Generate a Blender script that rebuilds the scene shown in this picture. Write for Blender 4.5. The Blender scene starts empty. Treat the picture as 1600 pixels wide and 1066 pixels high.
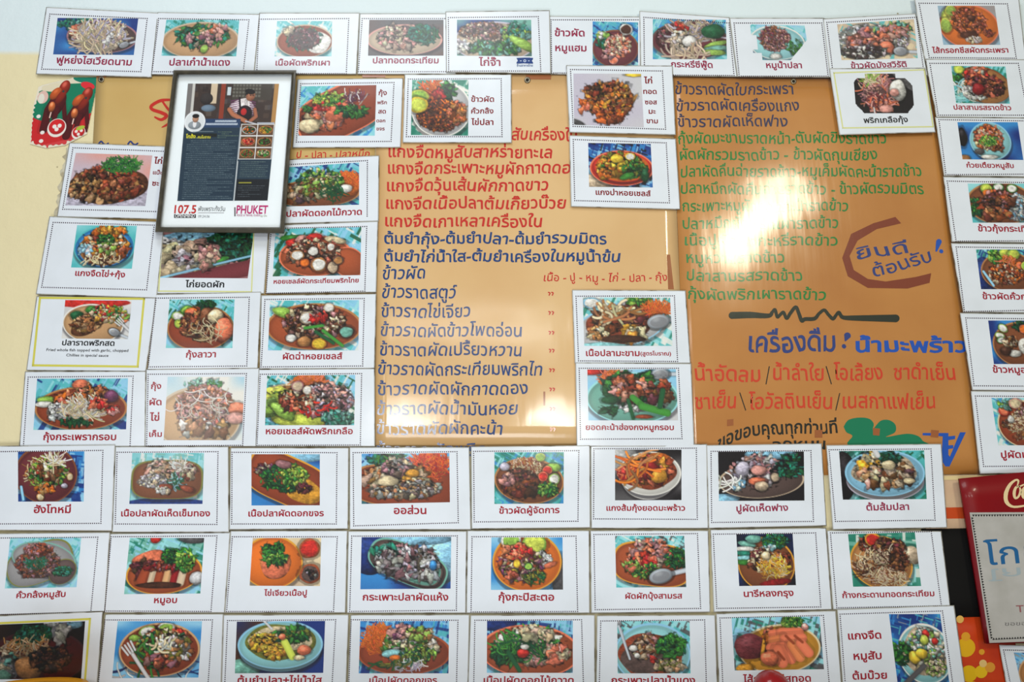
import bpy, math, random
import numpy as np
from mathutils import Vector
from mathutils.geometry import delaunay_2d_cdt

# ---------------------------------------------------------------- camera, light, exposure
SC = bpy.context.scene
COL = SC.collection
F_PX, W_PX, H_PX = 1155.0, 1600, 1066
DIST, CAM_Z, PITCH = 1.44, 1.50, math.atan(1155.0 / 5150.0)
cam = bpy.data.cameras.new('camera'); camo = bpy.data.objects.new('camera', cam); COL.objects.link(camo)
cam.sensor_width = 36.0; cam.lens = 36.0 * F_PX / W_PX; cam.clip_start = 0.01
camo.location = (0, -DIST, CAM_Z); camo.rotation_euler = (math.pi / 2 + PITCH, 0, 0)
SC.camera = camo
SC.view_settings.view_transform = 'Standard'; SC.view_settings.look = 'None'
SC.view_settings.gamma = 1.0; SC.view_settings.use_curve_mapping = False
SC.view_settings.exposure = 0.0
world = bpy.data.worlds.new('room_light'); SC.world = world; world.use_nodes = True
wb = world.node_tree.nodes['Background']; wb.inputs[0].default_value = (0.92, 0.97, 1.0, 1); wb.inputs[1].default_value = 0.21

def light(name, loc, target, sx, sy, watts, col):
    l = bpy.data.lights.new(name, 'AREA'); l.shape = 'RECTANGLE'; l.size = sx; l.size_y = sy
    l.energy = watts; l.color = col
    o = bpy.data.objects.new(name, l); COL.objects.link(o); o.location = loc
    o.rotation_euler = (Vector(target) - Vector(loc)).to_track_quat('-Z', 'Y').to_euler(); return o

_c, _s = math.cos(PITCH), math.sin(PITCH)
def ray(x, y):
    a = (x - 800.0) / F_PX; b = (533.0 - y) / F_PX
    return np.array([a, _c - b * _s, _s + b * _c])
def glint(x, y, d):          # where a lamp must hang for the wall to mirror it at that pixel
    r = ray(x, y); t = DIST / r[1]; p = np.array([0, -DIST, CAM_Z]) + r * t
    return p + np.array([r[0], -r[1], r[2]]) * (d / r[1])
light('overhead_key_light', (-0.55, -1.35, 3.6), (-0.35, 0, 1.85), 1.1, 0.7, 16, (0.93, 0.98, 1.0))  # added key light, set high so the gloss does not mirror it
light('low_fill_light', (-0.35, -1.75, 0.3), (-0.2, 0, 1.75), 1.1, 0.7, 21.5, (0.94, 0.98, 1.0))  # added low fill light, balances the overhead one on the lower wall
for i, (gx, gy, d, sx, sy, w, c) in enumerate([
        (1178, 356, 2.6, 0.22, 0.58, 22.0, (1.0, 0.95, 0.72)),
        (640, 660, 3.2, 0.32, 0.12, 7.0, (1.0, 0.98, 0.93)),
        (868, 664, 3.2, 0.32, 0.13, 7.5, (1.0, 0.98, 0.90)),
        (290, 640, 3.2, 0.40, 0.60, 4.5, (1.0, 0.99, 1.0)),
        (740, 515, 3.4, 1.15, 0.16, 5.0, (1.0, 0.96, 0.9))]):
    p = glint(gx, gy, d)
    lo = light('ceiling_lamp' if i == 0 else 'window_opening', tuple(p), (p[0] * 0.5, 0, 1.8), sx, sy, w, c)
    if i == 0: lo.rotation_euler.rotate_axis('Z', -0.8)

# ---------------------------------------------------------------- helpers
VPX, VPY = 800.0, 533.0 - 5150.0
def Wp(P, h):                # image points (n,2) lifted h metres off the wall -> world points
    P = np.asarray(P, float).reshape(-1, 2); h = np.broadcast_to(np.asarray(h, float), (len(P),))
    a = (P[:, 0] - 800.0) / F_PX; b = (533.0 - P[:, 1]) / F_PX
    dx, dy, dz = a, _c - b * _s, _s + b * _c
    t = (DIST - h) / dy
    return np.stack([dx * t, -h, CAM_Z + dz * t], 1)
def lin(c):
    c = np.asarray(c, float) / 255.0
    return np.where(c <= 0.04045, c / 12.92, ((c + 0.055) / 1.055) ** 2.4)
MATS = {}
def mat(name, rgb, rough=0.5, coat=0.0, crough=0.12, metal=0.0, bump=None, vary=None, attr=None):
    if name in MATS: return MATS[name]
    m = bpy.data.materials.new(name); m.use_nodes = True; nt = m.node_tree; b = nt.nodes['Principled BSDF']
    b.inputs['Roughness'].default_value = rough; b.inputs['Metallic'].default_value = metal
    b.inputs['Coat Weight'].default_value = coat; b.inputs['Coat Roughness'].default_value = crough
    b.inputs['Specular IOR Level'].default_value = 0.25
    b.inputs['Base Color'].default_value = (*lin(rgb), 1)
    tc = nt.nodes.new('ShaderNodeTexCoord')
    geo = nt.nodes.new('ShaderNodeNewGeometry')
    if attr:
        a = nt.nodes.new('ShaderNodeAttribute'); a.attribute_name = attr
        nt.links.new(a.outputs['Color'], b.inputs['Base Color'])
    if vary:                 # (second colour, noise scale, low, high)
        n = nt.nodes.new('ShaderNodeTexNoise'); n.inputs['Scale'].default_value = vary[1]; n.inputs['Detail'].default_value = 6
        nt.links.new(geo.outputs['Position'], n.inputs['Vector'])
        r = nt.nodes.new('ShaderNodeMapRange'); r.inputs[1].default_value = vary[2]; r.inputs[2].default_value = vary[3]
        nt.links.new(n.outputs['Fac'], r.inputs[0])
        mx = nt.nodes.new('ShaderNodeMix'); mx.data_type = 'RGBA'
        mx.inputs[6].default_value = (*lin(rgb), 1); mx.inputs[7].default_value = (*lin(vary[0]), 1)
        nt.links.new(r.outputs[0], mx.inputs[0]); nt.links.new(mx.outputs[2], b.inputs['Base Color'])
    if bump:                 # list of (scale xyz, strength distance)
        prev = None
        for sc, dist in bump:
            mp = nt.nodes.new('ShaderNodeMapping'); mp.inputs['Scale'].default_value = sc
            nt.links.new(geo.outputs['Position'], mp.inputs['Vector'])
            n = nt.nodes.new('ShaderNodeTexNoise'); n.inputs['Scale'].default_value = 1.0; n.inputs['Detail'].default_value = 2
            nt.links.new(mp.outputs[0], n.inputs['Vector'])
            bp = nt.nodes.new('ShaderNodeBump'); bp.inputs['Strength'].default_value = 1.0; bp.inputs['Distance'].default_value = dist
            nt.links.new(n.outputs['Fac'], bp.inputs['Height'])
            if prev: nt.links.new(prev.outputs[0], bp.inputs['Normal'])
            prev = bp
        nt.links.new(prev.outputs[0], b.inputs['Normal']); nt.links.new(prev.outputs[0], b.inputs['Coat Normal'])
    MATS[name] = m; return m
FILM = [((6, 6, 5), 0.0022), ((55, 55, 7), 0.00022)]
CARD = [((9, 9, 9), 0.0009)]
def film_mat(name, rgb, **k): return mat(name, rgb, 0.5, 0.9, 0.13, bump=FILM, **k)
def card_mat(name, rgb, **k): return mat(name, rgb, 0.55, 0.55, 0.16, bump=CARD, **k)

def mk(name, V, Fc, m, parent=None, label=None, cat=None, group=None, kind=None, origin=None, smooth=False):
    V = np.asarray(V, float)
    if parent is not None: O = np.array(parent['_o'][:])
    elif origin is not None: O = np.asarray(origin, float)
    else: O = (V.min(0) + V.max(0)) / 2
    me = bpy.data.meshes.new(name)
    if isinstance(Fc, np.ndarray):
        n, k = Fc.shape
        me.vertices.add(len(V)); me.vertices.foreach_set('co', (V - O).astype(np.float32).ravel())
        me.loops.add(n * k); me.loops.foreach_set('vertex_index', Fc.astype(np.int32).ravel())
        me.polygons.add(n); me.polygons.foreach_set('loop_start', np.arange(0, n * k, k, dtype=np.int32))
        me.update(calc_edges=True)
    else:
        me.from_pydata((V - O).tolist(), [], [list(f) for f in Fc]); me.update()
    if smooth: me.polygons.foreach_set('use_smooth', [True] * len(me.polygons))
    me.materials.append(m)
    o = bpy.data.objects.new(name, me); COL.objects.link(o)
    if parent is not None: o.parent = parent
    else: o.location = O
    o['_o'] = [float(a) for a in O]
    for k_, v_ in (('label', label), ('category', cat), ('group', group), ('kind', kind)):
        if v_: o[k_] = v_
    return o

class Q:                     # an image quad TL TR BR BL with a gentle bow
    def __init__(s, nums, h=0.0, bow=(0, 0)):
        if isinstance(nums, str): nums = [float(a) for a in nums.split()]
        s.p = np.array(nums, float).reshape(4, 2); s.h = h; s.bow = bow
    def at(s, u, v):
        u = np.asarray(u, float)[..., None]; v = np.asarray(v, float)[..., None]; p = s.p
        return (p[0] * (1 - u) + p[1] * u) * (1 - v) + (p[3] * (1 - u) + p[2] * u) * v
    def uv(s, P):
        P = np.asarray(P, float).reshape(-1, 2); p = s.p; uv = np.full((len(P), 2), 0.5)
        for _ in range(5):
            u, v = uv[:, 0], uv[:, 1]; r = P - s.at(u, v)
            du = (p[1] - p[0]) * (1 - v)[:, None] + (p[2] - p[3]) * v[:, None]
            dv = (p[3] - p[0]) * (1 - u)[:, None] + (p[2] - p[1]) * u[:, None]
            det = du[:, 0] * dv[:, 1] - du[:, 1] * dv[:, 0]
            uv = uv + np.stack([(r[:, 0] * dv[:, 1] - r[:, 1] * dv[:, 0]) / det, (du[:, 0] * r[:, 1] - du[:, 1] * r[:, 0]) / det], 1)
        return uv
    def basis(s, c):
        u, v = s.uv([c])[0]; p = s.p
        du = (p[1] - p[0]) * (1 - v) + (p[2] - p[3]) * v; dv = (p[3] - p[0]) * (1 - u) + (p[2] - p[1]) * u
        return du / np.linalg.norm(du), -dv / np.linalg.norm(dv)
    def w(s, P, dh=0.0):
        uv = np.clip(s.uv(P), 0, 1)
        b = s.bow[0] * np.sin(np.pi * uv[:, 0]) + s.bow[1] * np.sin(np.pi * uv[:, 1])
        return Wp(P, s.h + b + dh)
def gridf(nx, ny):
    i = np.arange((nx - 1) * (ny - 1)); r = i // (nx - 1); c = i % (nx - 1); a = r * nx + c
    return np.stack([a, a + nx, a + nx + 1, a + 1], 1)
def sheet(q, nx=17, ny=13, th=0.0005, sub=None, dh=0.0):   # a thin slab: front grid, back grid and rim
    sub = sub or q
    U, V = np.meshgrid(np.linspace(0, 1, nx), np.linspace(0, 1, ny)); P = sub.at(U.ravel(), V.ravel())
    Wf = q.w(P, dh); Wb = Wf.copy(); Wb[:, 1] += th
    Fc = gridf(nx, ny); n = nx * ny; Fb = Fc[:, ::-1] + n
    rim = list(range(nx)) + [nx * k + nx - 1 for k in range(1, ny)] + [n - 1 - k for k in range(1, nx)] + [nx * k for k in range(ny - 2, 0, -1)]
    R = np.array([[rim[k], rim[(k + 1) % len(rim)], rim[(k + 1) % len(rim)] + n, rim[k] + n] for k in range(len(rim))])
    return np.vstack([Wf, Wb]), np.vstack([Fc, Fb, R])

# ---------------------------------------------------------------- lettering
_txt = {}
def text_mesh(s, bold=0.0, res=3):
    key = (s, bold)
    if key in _txt: return _txt[key]
    c = bpy.data.curves.new('lettering', 'FONT'); c.body = s; c.fill_mode = 'NONE'; c.resolution_u = res; c.offset = 0
    o = bpy.data.objects.new('lettering', c); COL.objects.link(o)
    dg = bpy.context.evaluated_depsgraph_get(); me = bpy.data.meshes.new_from_object(o.evaluated_get(dg))
    V = np.array([v.co[:2] for v in me.vertices]); E = np.array([e.vertices[:] for e in me.edges])
    bpy.data.objects.remove(o); bpy.data.curves.remove(c); bpy.data.meshes.remove(me)
    a, b = V[E[:, 0]], V[E[:, 1]]
    fwd = np.where(((E[:, 1] - E[:, 0]) == 1) | ((E[:, 0] - E[:, 1]) > 1), 1, -1)
    ST, EN = np.where(fwd > 0, E[:, 0], E[:, 1]), np.where(fwd > 0, E[:, 1], E[:, 0])
    lo, hi = np.minimum(a[:, 0], b[:, 0]), np.maximum(a[:, 0], b[:, 0])
    # split into clusters of glyphs that do not overlap in x, each filled on its own
    par = list(range(len(V)))
    def find(i):
        while par[i] != i: par[i] = par[par[i]]; i = par[i]
        return i
    for i, j in E: par[find(int(i))] = find(int(j))
    comp = {}
    for i in range(len(V)): comp.setdefault(find(i), []).append(i)
    spans = sorted((V[ix, 0].min(), V[ix, 0].max(), k) for k, ix in comp.items())
    groups = []; cur = None
    for x0, x1, k in spans:
        if cur is None or x0 > cur[1] + 1e-4: cur = [x0, x1, [k]]; groups.append(cur)
        else: cur[1] = max(cur[1], x1); cur[2].append(k)
    if bold:                 # thicken the strokes: push every outline point outwards
        root_of = np.array([find(int(i)) for i in ST]); sgn = np.ones(len(ST))
        for x0, x1, ks in groups:
            sel = np.isin(root_of, ks); area = (V[ST[sel], 0] * V[EN[sel], 1] - V[EN[sel], 0] * V[ST[sel], 1]).sum(); sgn[sel] = 1.0 if area > 0 else -1.0
        d = V[EN] - V[ST]; d /= np.linalg.norm(d, axis=1)[:, None] + 1e-9; nrm = np.stack([d[:, 1], -d[:, 0]], 1) * sgn[:, None]
        N = np.zeros_like(V); np.add.at(N, ST, nrm); np.add.at(N, EN, nrm)
        L = np.linalg.norm(N, axis=1)[:, None] + 1e-9; V = V + N / L * bold * np.clip(2 / L, 1, 1.35)
    outV, outF, base = [], [], 0
    eroot = np.array([find(int(i)) for i in E[:, 0]])
    for x0, x1, ks in groups:
        sel = np.isin(eroot, ks); Es = E[sel]; fs = fwd[sel]
        ids = np.unique(Es); rem = {int(i): n for n, i in enumerate(ids)}
        vs = [Vector(V[i]) for i in ids]; es = [(rem[int(i)], rem[int(j)]) for i, j in Es]
        try: r = delaunay_2d_cdt(vs, es, [], 0, 1e-5)
        except Exception: continue
        vv = np.array([v[:] for v in r[0]])[:, :2]; tf = np.array([f[:] for f in r[2] if len(f) == 3])
        if len(tf) == 0: continue
        cen = vv[tf].mean(1)
        A, B = V[Es[:, 0]], V[Es[:, 1]]; A, B = np.where(fs[:, None] > 0, A, B), np.where(fs[:, None] > 0, B, A)
        up = (A[None, :, 1] <= cen[:, None, 1]) & (B[None, :, 1] > cen[:, None, 1])
        dn = (B[None, :, 1] <= cen[:, None, 1]) & (A[None, :, 1] > cen[:, None, 1])
        cr = (B[None, :, 0] - A[None, :, 0]) * (cen[:, None, 1] - A[None, :, 1]) - (cen[:, None, 0] - A[None, :, 0]) * (B[None, :, 1] - A[None, :, 1])
        wn = (up & (cr > 0)).sum(1) - (dn & (cr < 0)).sum(1)
        ar = np.abs(np.cross(vv[tf[:, 1]] - vv[tf[:, 0]], vv[tf[:, 2]] - vv[tf[:, 0]]))
        t = tf[(wn != 0) & (ar > 1e-9)]
        outV.append(vv); outF.append(t + base); base += len(vv)
    V = np.vstack(outV); Fc = np.vstack(outF); used = np.unique(Fc); m_ = np.zeros(len(V), int); m_[used] = np.arange(len(used))
    V, Fc = V[used], m_[Fc]
    _txt[key] = (V, Fc); return V, Fc
_gb = {}
def body(bold):
    if bold not in _gb: _gb[bold] = float(text_mesh('ก', bold)[0][:, 1].max())
    return _gb[bold]
def lay_text(s, cx, cy, w, eu, ev, bh=None, bold=0.0, jit=0.0, left=False, seed=0, path=None):
    """lettering in image space: centre (cx,cy) of the letter bodies, width w, body height bh"""
    V, Fc = text_mesh(s, bold); x0, x1 = V[:, 0].min(), V[:, 0].max(); hb = body(bold)
    sx = w / (x1 - x0); sy = sx if bh is None else bh / hb
    X = (V[:, 0] - (x0 if left else (x0 + x1) / 2)) * sx; Y = (V[:, 1] - hb / 2) * sy
    if jit:
        r = random.Random(seed + len(s)); a = [r.uniform(0, 6.3) for _ in range(6)]
        Y = Y + jit * (np.sin(X / 23 + a[0]) * 0.9 + np.sin(X / 9.0 + a[1]) * 0.5) + jit * 0.35 * np.sin(X / 3.1 + a[2])
        X = X + jit * 0.7 * np.sin(Y / 5.0 + X / 17 + a[3]) + jit * .3 * np.sin(X / 4 + a[4])
        X = X + 0.05 * Y
    if path is not None: Y = Y + path(X)
    P = np.array([cx, cy]) + X[:, None] * np.asarray(eu) + Y[:, None] * np.asarray(ev)
    return P, Fc

# ---------------------------------------------------------------- painter for the printed food pictures
PAL = dict(tan=(182,128,78), ltn=(208,165,120), brn=(128,76,48), dbr=(72,42,30), trc=(170,86,52), org=(232,122,48), crt=(240,104,50),
    red=(204,52,44), drd=(140,30,34), pnk=(222,160,150), mve=(170,120,125), wht=(238,236,230), crm=(232,214,176), bei=(205,184,158), grn=(66,138,58),
    lgr=(150,190,84), dgr=(28,84,50), blg=(40,125,105), tea=(90,185,190), lte=(160,222,228), blu=(60,140,205), lbl=(150,205,235), nav=(28,52,120), yel=(238,204,70),
    gry=(160,160,160), lgy=(205,205,208), dgy=(84,82,84), blk=(24,20,24), pur=(112,60,92), lim=(206,218,96), lil=(196,190,208), gld=(222,160,60), egg=(245,180,60),
    cor=(236,130,96), sil=(190,198,208), olv=(120,122,50), rbr=(150,70,44), mar=(110,50,56), dpl=(92,74,70), mnt=(120,180,165), shr=(232,140,90))
def pc(n): return np.array(PAL[n], float)
class Paint:
    def __init__(s, w, h, seed, ss=3):
        s.ss = ss; s.w, s.h = int(w) * ss, int(h) * ss; s.r = np.random.RandomState(seed)
        s.c = np.zeros((s.h, s.w, 3)) + 128; s.asp = s.h / s.w
        s.yy, s.xx = np.mgrid[0:s.h, 0:s.w].astype(float); s.G = (s.noise(max(8, int(w / 2.2))) + s.noise(int(w / 5)) + .6 * s.noise(int(w / 11))) / 2.6 - .5; s.G2 = s.noise(int(w / 4)) - .5
    def noise(s, cells):
        n = s.r.rand(cells + 2, cells + 2); x = s.xx / s.w * cells; y = s.yy / s.h * cells
        i, j = x.astype(int), y.astype(int); fx, fy = x - i, y - j; fx = fx * fx * (3 - 2 * fx); fy = fy * fy * (3 - 2 * fy)
        return (n[j, i] * (1 - fx) + n[j, i + 1] * fx) * (1 - fy) + (n[j + 1, i] * (1 - fx) + n[j + 1, i + 1] * fx) * fy
    def grad(s, c1, c2, cells=3):
        t = np.clip((s.noise(cells) - 0.5) * 1.6 + 0.5, 0, 1)[..., None]; s.c[:] = pc(c1) * (1 - t) + pc(c2) * t
    def weave(s, cols, ang=0.5, sc=13):
        s.grad(cols[0], cols[1 % len(cols)], 5); n = int(sc * sc * 1.7)
        for _ in range(n):
            x, y = s.r.rand(2); a = ang + (math.pi / 2 if s.r.rand() < 0.5 else 0)
            s.rect(x, y, s.r.uniform(.5, 1.1) / sc, s.r.uniform(.12, .34) / sc * (0.5 + y), a, pc(cols[s.r.randint(len(cols))]), 0.85)
    def patch(s, cx, cy, R):
        x0, x1 = max(0, int(cx - R - 2)), min(s.w, int(cx + R + 3)); y0, y1 = max(0, int(cy - R - 2)), min(s.h, int(cy + R + 3))
        if x0 >= x1 or y0 >= y1: return None
        return slice(y0, y1), slice(x0, x1)
    def rect(s, x, y, a, b, ang, col, al=1.0):
        cx, cy, a, b = x * s.w, y * s.h, a * s.w, b * s.w; sl = s.patch(cx, cy, a + b)
        if sl is None: return
        X, Y = s.xx[sl] - cx, s.yy[sl] - cy; c, n = math.cos(ang), math.sin(ang)
        m = np.clip(a - np.abs(X * c + Y * n) + .5, 0, 1) * np.clip(b - np.abs(-X * n + Y * c) + .5, 0, 1) * al
        s.c[sl] = s.c[sl] * (1 - m[..., None]) + col * m[..., None]
    def ell(s, cx, cy, a, b, ang, col, shade=1.0, wob=0.0, al=1.0, shadow=0.0, power=2.0, spec=0.0, soft=1.0):
        sl = s.patch(cx, cy, max(a, b) * 1.35 + 2)
        if sl is None: return
        X, Y = s.xx[sl] - cx, s.yy[sl] - cy; c, n = math.cos(ang), math.sin(ang)
        U, V = (X * c + Y * n) / a, (-X * n + Y * c) / b
        if power == 2.0: r = np.sqrt(U * U + V * V)
        else: r = (np.abs(U) ** power + np.abs(V) ** power) ** (1 / power)
        if wob:
            th = np.arctan2(V, U); p1, p2 = s.r.rand(2) * 6.3; r = r * (1 + wob * np.sin(3 * th + p1) + wob * .7 * np.sin(5 * th + p2))
        k = min(a, b) / soft
        m = np.clip((1 - r) * k + .5, 0, 1)[..., None] * al
        if wob: r = r * (1 + s.G2[sl] * min(wob * 5.6, .9))
        if shadow:
            ms = np.clip((1.25 - r) * k * .5 + .5, 0, 1)[..., None] * shadow; s.c[sl] *= 1 - ms
        if shade:
            z = np.sqrt(np.clip(1 - r * r, 0, 1)); d = np.clip(z * .75 - (X / max(a, b)) * .25 - (Y / max(a, b)) * .5, -.3, 1)
            f = (1 - .55 * shade) + .68 * shade * d; cc = col * f[..., None] + (spec * 150 * np.clip(d - .75, 0, 1) * 4)[..., None]
        else: cc = col
        if wob: cc = cc * (1 + s.G[sl] * .75)[..., None]
        s.c[sl] = s.c[sl] * (1 - m) + np.clip(cc, 0, 255) * m
    def stroke(s, P, wd, col, al=1.0, shade=.5):
        P = np.asarray(P, float); c = P.mean(0); R = np.abs(P - c).max() + wd
        sl = s.patch(c[0], c[1], R)
        if sl is None: return
        X, Y = s.xx[sl], s.yy[sl]; D = np.full(X.shape, 1e9)
        for (ax, ay), (bx, by) in zip(P[:-1], P[1:]):
            dx, dy = bx - ax, by - ay; L = dx * dx + dy * dy + 1e-9; t = np.clip(((X - ax) * dx + (Y - ay) * dy) / L, 0, 1)
            D = np.minimum(D, (X - ax - t * dx) ** 2 + (Y - ay - t * dy) ** 2)
        D = np.sqrt(D); m0 = np.clip(wd * 1.6 - D + .5, 0, 1)[..., None] * .35 * al * shade; s.c[sl] *= 1 - m0
        m = np.clip(wd - D + .5, 0, 1)[..., None] * al; f = (1.08 - shade * .45 * (D / (wd + .01)) ** 2)[..., None]
        s.c[sl] = s.c[sl] * (1 - m) + np.clip(col * f, 0, 255) * m
    def inside(s):
        a = s.r.rand() * 6.283; q = math.sqrt(s.r.rand()); return q * math.cos(a), q * math.sin(a)
    def run(s, spec):
        for cmd in spec.split(';'):
            t = cmd.split()
            if not t: continue
            k, a = t[0], t[1:]
            if k == 'N': s.grad(a[0], a[1], int(a[2]) if len(a) > 2 else 3)
            elif k == 'W': s.weave(a[0].split(','), float(a[1]) if len(a) > 1 else .5, float(a[2]) if len(a) > 2 else 11)
            elif k == 'p':   # plate cx cy rx ry base rim rot power
                cx, cy, rx, ry = [float(v) for v in a[:4]]; rot = float(a[6]) if len(a) > 6 else 0; pw = float(a[7]) if len(a) > 7 else 2.0
                X, Y, A, B = cx * s.w, cy * s.h, rx * s.w, ry * s.h
                s.ell(X + 3, Y + B * .10 + 3, A * 1.03, B * 1.03, rot, pc('blk'), 0, al=.45, power=pw, soft=6)
                s.ell(X, Y, A, B, rot, pc(a[5]), 0, power=pw); s.ell(X, Y + B * .02, A * .955, B * .945, rot, pc(a[4]) * .82, 0, power=pw)
                s.ell(X, Y + B * .05, A * .9, B * .88, rot, pc(a[4]), .35, power=pw, soft=8)
            elif k in 'bsl':
                cx, cy, rx, ry = [float(v) for v in a[:4]]; n = int(a[4]); z = float(a[5]) * s.w;
                if k == 'b' and z > .035 * s.w: n = int(n * 1.9); z *= .74
                elif k == 'b': n = int(n * 1.25); z *= .9
                if k == 'l': n = int(n * 1.8); z *= .72
                if k == 's': n = int(n * 1.3)
                e = float(a[6]) if k != 'l' else 0
                cols = [pc(v) for v in (a[7] if k != 'l' else a[6]).split(',')]
                if k == 's': curl = float(a[8]) if len(a) > 8 else 1.6
                pts = sorted([s.inside() for _ in range(n)], key=lambda q: q[1])
                if k == 'b' and n > 30: s.ell(cx * s.w, cy * s.h, rx * s.w * 1.0, ry * s.h * 1.0, 0, cols[0] * .45, .3, wob=.05, al=.85, soft=5)
                for u, v in pts:
                    X, Y = (cx + u * rx) * s.w, (cy + v * ry) * s.h; col = cols[s.r.randint(len(cols))] * s.r.uniform(.78, 1.14) + s.r.uniform(-8, 8, 3)
                    col = col * (1.08 - .22 * (v * .5 + .5)); col = np.clip(col, 0, 255); an = s.r.rand() * math.pi
                    if k == 'b':
                        q = z * s.r.uniform(.5, 1.45); s.ell(X, Y, q, q / e, an, col, .7, wob=.16, shadow=.26, spec=.22)
                    elif k == 'l':
                        q = z * s.r.uniform(.6, 1.3); s.ell(X, Y, q, q * s.r.uniform(.35, .6), an, col, .8, wob=.12, shadow=.3, power=1.6)
                        s.stroke([(X - q * .7 * math.cos(an), Y - q * .7 * math.sin(an)), (X + q * .7 * math.cos(an), Y + q * .7 * math.sin(an))], max(.6, z * .06), np.clip(col * 1.25, 0, 255), .6, 0)
                    else:
                        L = z * s.r.uniform(.9, 1.9); P = [(X, Y)]; e_ = e; da = s.r.uniform(-curl, curl) / 4.2
                        for i in range(8): an += da + s.r.uniform(-.12, .12) * curl; P.append((P[-1][0] + math.cos(an) * L / 8, P[-1][1] + math.sin(an) * L / 8 * .8))
                        P = np.array(P) - (np.mean(P, 0) - [X, Y]); s.stroke(P, e * s.w * .40, col)
            elif k == 'd':   # slice x y rx ry rim in [rot]
                x, y, rx, ry = float(a[0]) * s.w, float(a[1]) * s.h, float(a[2]) * s.w, float(a[3]) * s.w; rot = float(a[6]) if len(a) > 6 else 0
                s.ell(x, y, rx, ry, rot, pc(a[4]), .5, shadow=.3, wob=.03); s.ell(x, y, rx * .8, ry * .8, rot, pc(a[5]), .3, wob=.04); s.ell(x, y, rx * .3, ry * .3, rot, pc(a[5]) * .9, .2, al=.6)
            elif k == 'o':   # shaded mass x y rx ry col rot shade
                x, y, rx, ry = float(a[0]) * s.w, float(a[1]) * s.h, float(a[2]) * s.w, float(a[3]) * s.h
                s.ell(x, y, rx, ry, float(a[5]) if len(a) > 5 else 0, pc(a[4]), float(a[6]) if len(a) > 6 else .8, wob=.035, shadow=.3 if rx < .2 * s.w else 0, soft=1.5, spec=.3)
            elif k == 'k':   # spoon bowl x y r, handle to x2 y2
                x, y, r, x2, y2 = float(a[0]) * s.w, float(a[1]) * s.h, float(a[2]) * s.w, float(a[3]) * s.w, float(a[4]) * s.h; an = math.atan2(y2 - y, x2 - x)
                s.stroke([(x, y), (x2, y2)], r * .2, pc('sil'), 1, .6); s.ell(x, y, r, r * .62, an, pc('sil'), .9, shadow=.4, spec=1); s.ell(x, y, r * .75, r * .42, an, pc('dgy'), -.8, al=.5)
            elif k == 'f':   # fork
                x, y, r, x2, y2 = float(a[0]) * s.w, float(a[1]) * s.h, float(a[2]) * s.w, float(a[3]) * s.w, float(a[4]) * s.h; an = math.atan2(y2 - y, x2 - x); c, n = math.cos(an), math.sin(an)
                s.stroke([(x, y), (x2, y2)], r * .18, pc('lgy'), 1, .6)
                for t_ in (-1, -.33, .33, 1): s.stroke([(x - n * t_ * r * .4, y + c * t_ * r * .4), (x - n * t_ * r * .5 - c * r, y + c * t_ * r * .5 - n * r)], r * .1, pc('lgy'), 1, .5)
            elif k == 'h':   # haze col amount (faded prints, and glare painted into the picture)
                f = float(a[1]); s.c = s.c * (1 - f) + pc(a[0]) * f
            elif k == 'D': s.c *= float(a[0])
            elif k == 't':   # straight bar x0 y0 x1 y1 width col
                s.stroke([(float(a[0]) * s.w, float(a[1]) * s.h), (float(a[2]) * s.w, float(a[3]) * s.h)], float(a[4]) * s.w, pc(a[5]), 1, .4)
    def out(s):
        c = s.c + s.r.normal(0, 5, s.c.shape[:2])[..., None]
        c = c[:s.h // s.ss * s.ss, :s.w // s.ss * s.ss].reshape(s.h // s.ss, s.ss, s.w // s.ss, s.ss, 3).mean((1, 3))
        g = c.mean(2, keepdims=True); c = g + (c - g) * 1.08
        return np.clip(c, 4, 250)

# ---------------------------------------------------------------- materials
M_PRINT = card_mat('photo_print_ink', (255, 255, 255), attr='ink')
M_PAPER = card_mat('laminated_paper', (230, 237, 247), vary=((224, 231, 240), 14, .4, .7))
M_POUCH = card_mat('laminate_edge', (196, 196, 190), vary=((120, 112, 96), 30, .52, .66))
M_DOT = card_mat('dot_ink', (58, 34, 52)); M_DOTB = card_mat('dot_ink_dark', (44, 40, 62))
M_YEL = card_mat('yellow_rule_ink', (214, 208, 90)); M_YELP = card_mat('pale_yellow_rule_ink', (218, 220, 150))
CAPS = {'r': card_mat('caption_red', (160, 26, 46)), 'd': card_mat('caption_dark_red', (130, 4, 20)), 'p': card_mat('caption_faded_red', (150, 44, 76)), 'k': card_mat('caption_black', (30, 32, 36))}
def paint_print(name, q, pq, spec, seed, parent, shape=None, dh=0.00022, res=1.0):
    wpx = (np.linalg.norm(pq.p[1] - pq.p[0]) + np.linalg.norm(pq.p[2] - pq.p[3])) / 2
    hpx = (np.linalg.norm(pq.p[3] - pq.p[0]) + np.linalg.norm(pq.p[2] - pq.p[1])) / 2
    nx, ny = max(12, int(wpx * res)), max(10, int(hpx * res))
    if callable(spec): P = Paint(nx, ny, seed); spec(P)
    else: P = Paint(nx, ny, seed); P.run(spec)
    img = P.out()
    U, V = np.meshgrid(np.linspace(0, 1, nx), np.linspace(0, 1, ny)); Wv = q.w(pq.at(U.ravel(), V.ravel()), dh)
    Fc = gridf(nx, ny)
    if shape is not None:
        cu, cv = U.ravel()[Fc].mean(1), V.ravel()[Fc].mean(1); Fc = Fc[shape(cu, cv)]
    o = mk(name, Wv, Fc, M_PRINT, parent)
    at = o.data.color_attributes.new('ink', 'FLOAT_COLOR', 'POINT')
    at.data.foreach_set('color', np.concatenate([lin(img.reshape(-1, 3)), np.ones((nx * ny, 1))], 1).astype(np.float32).ravel())
    return o
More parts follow.
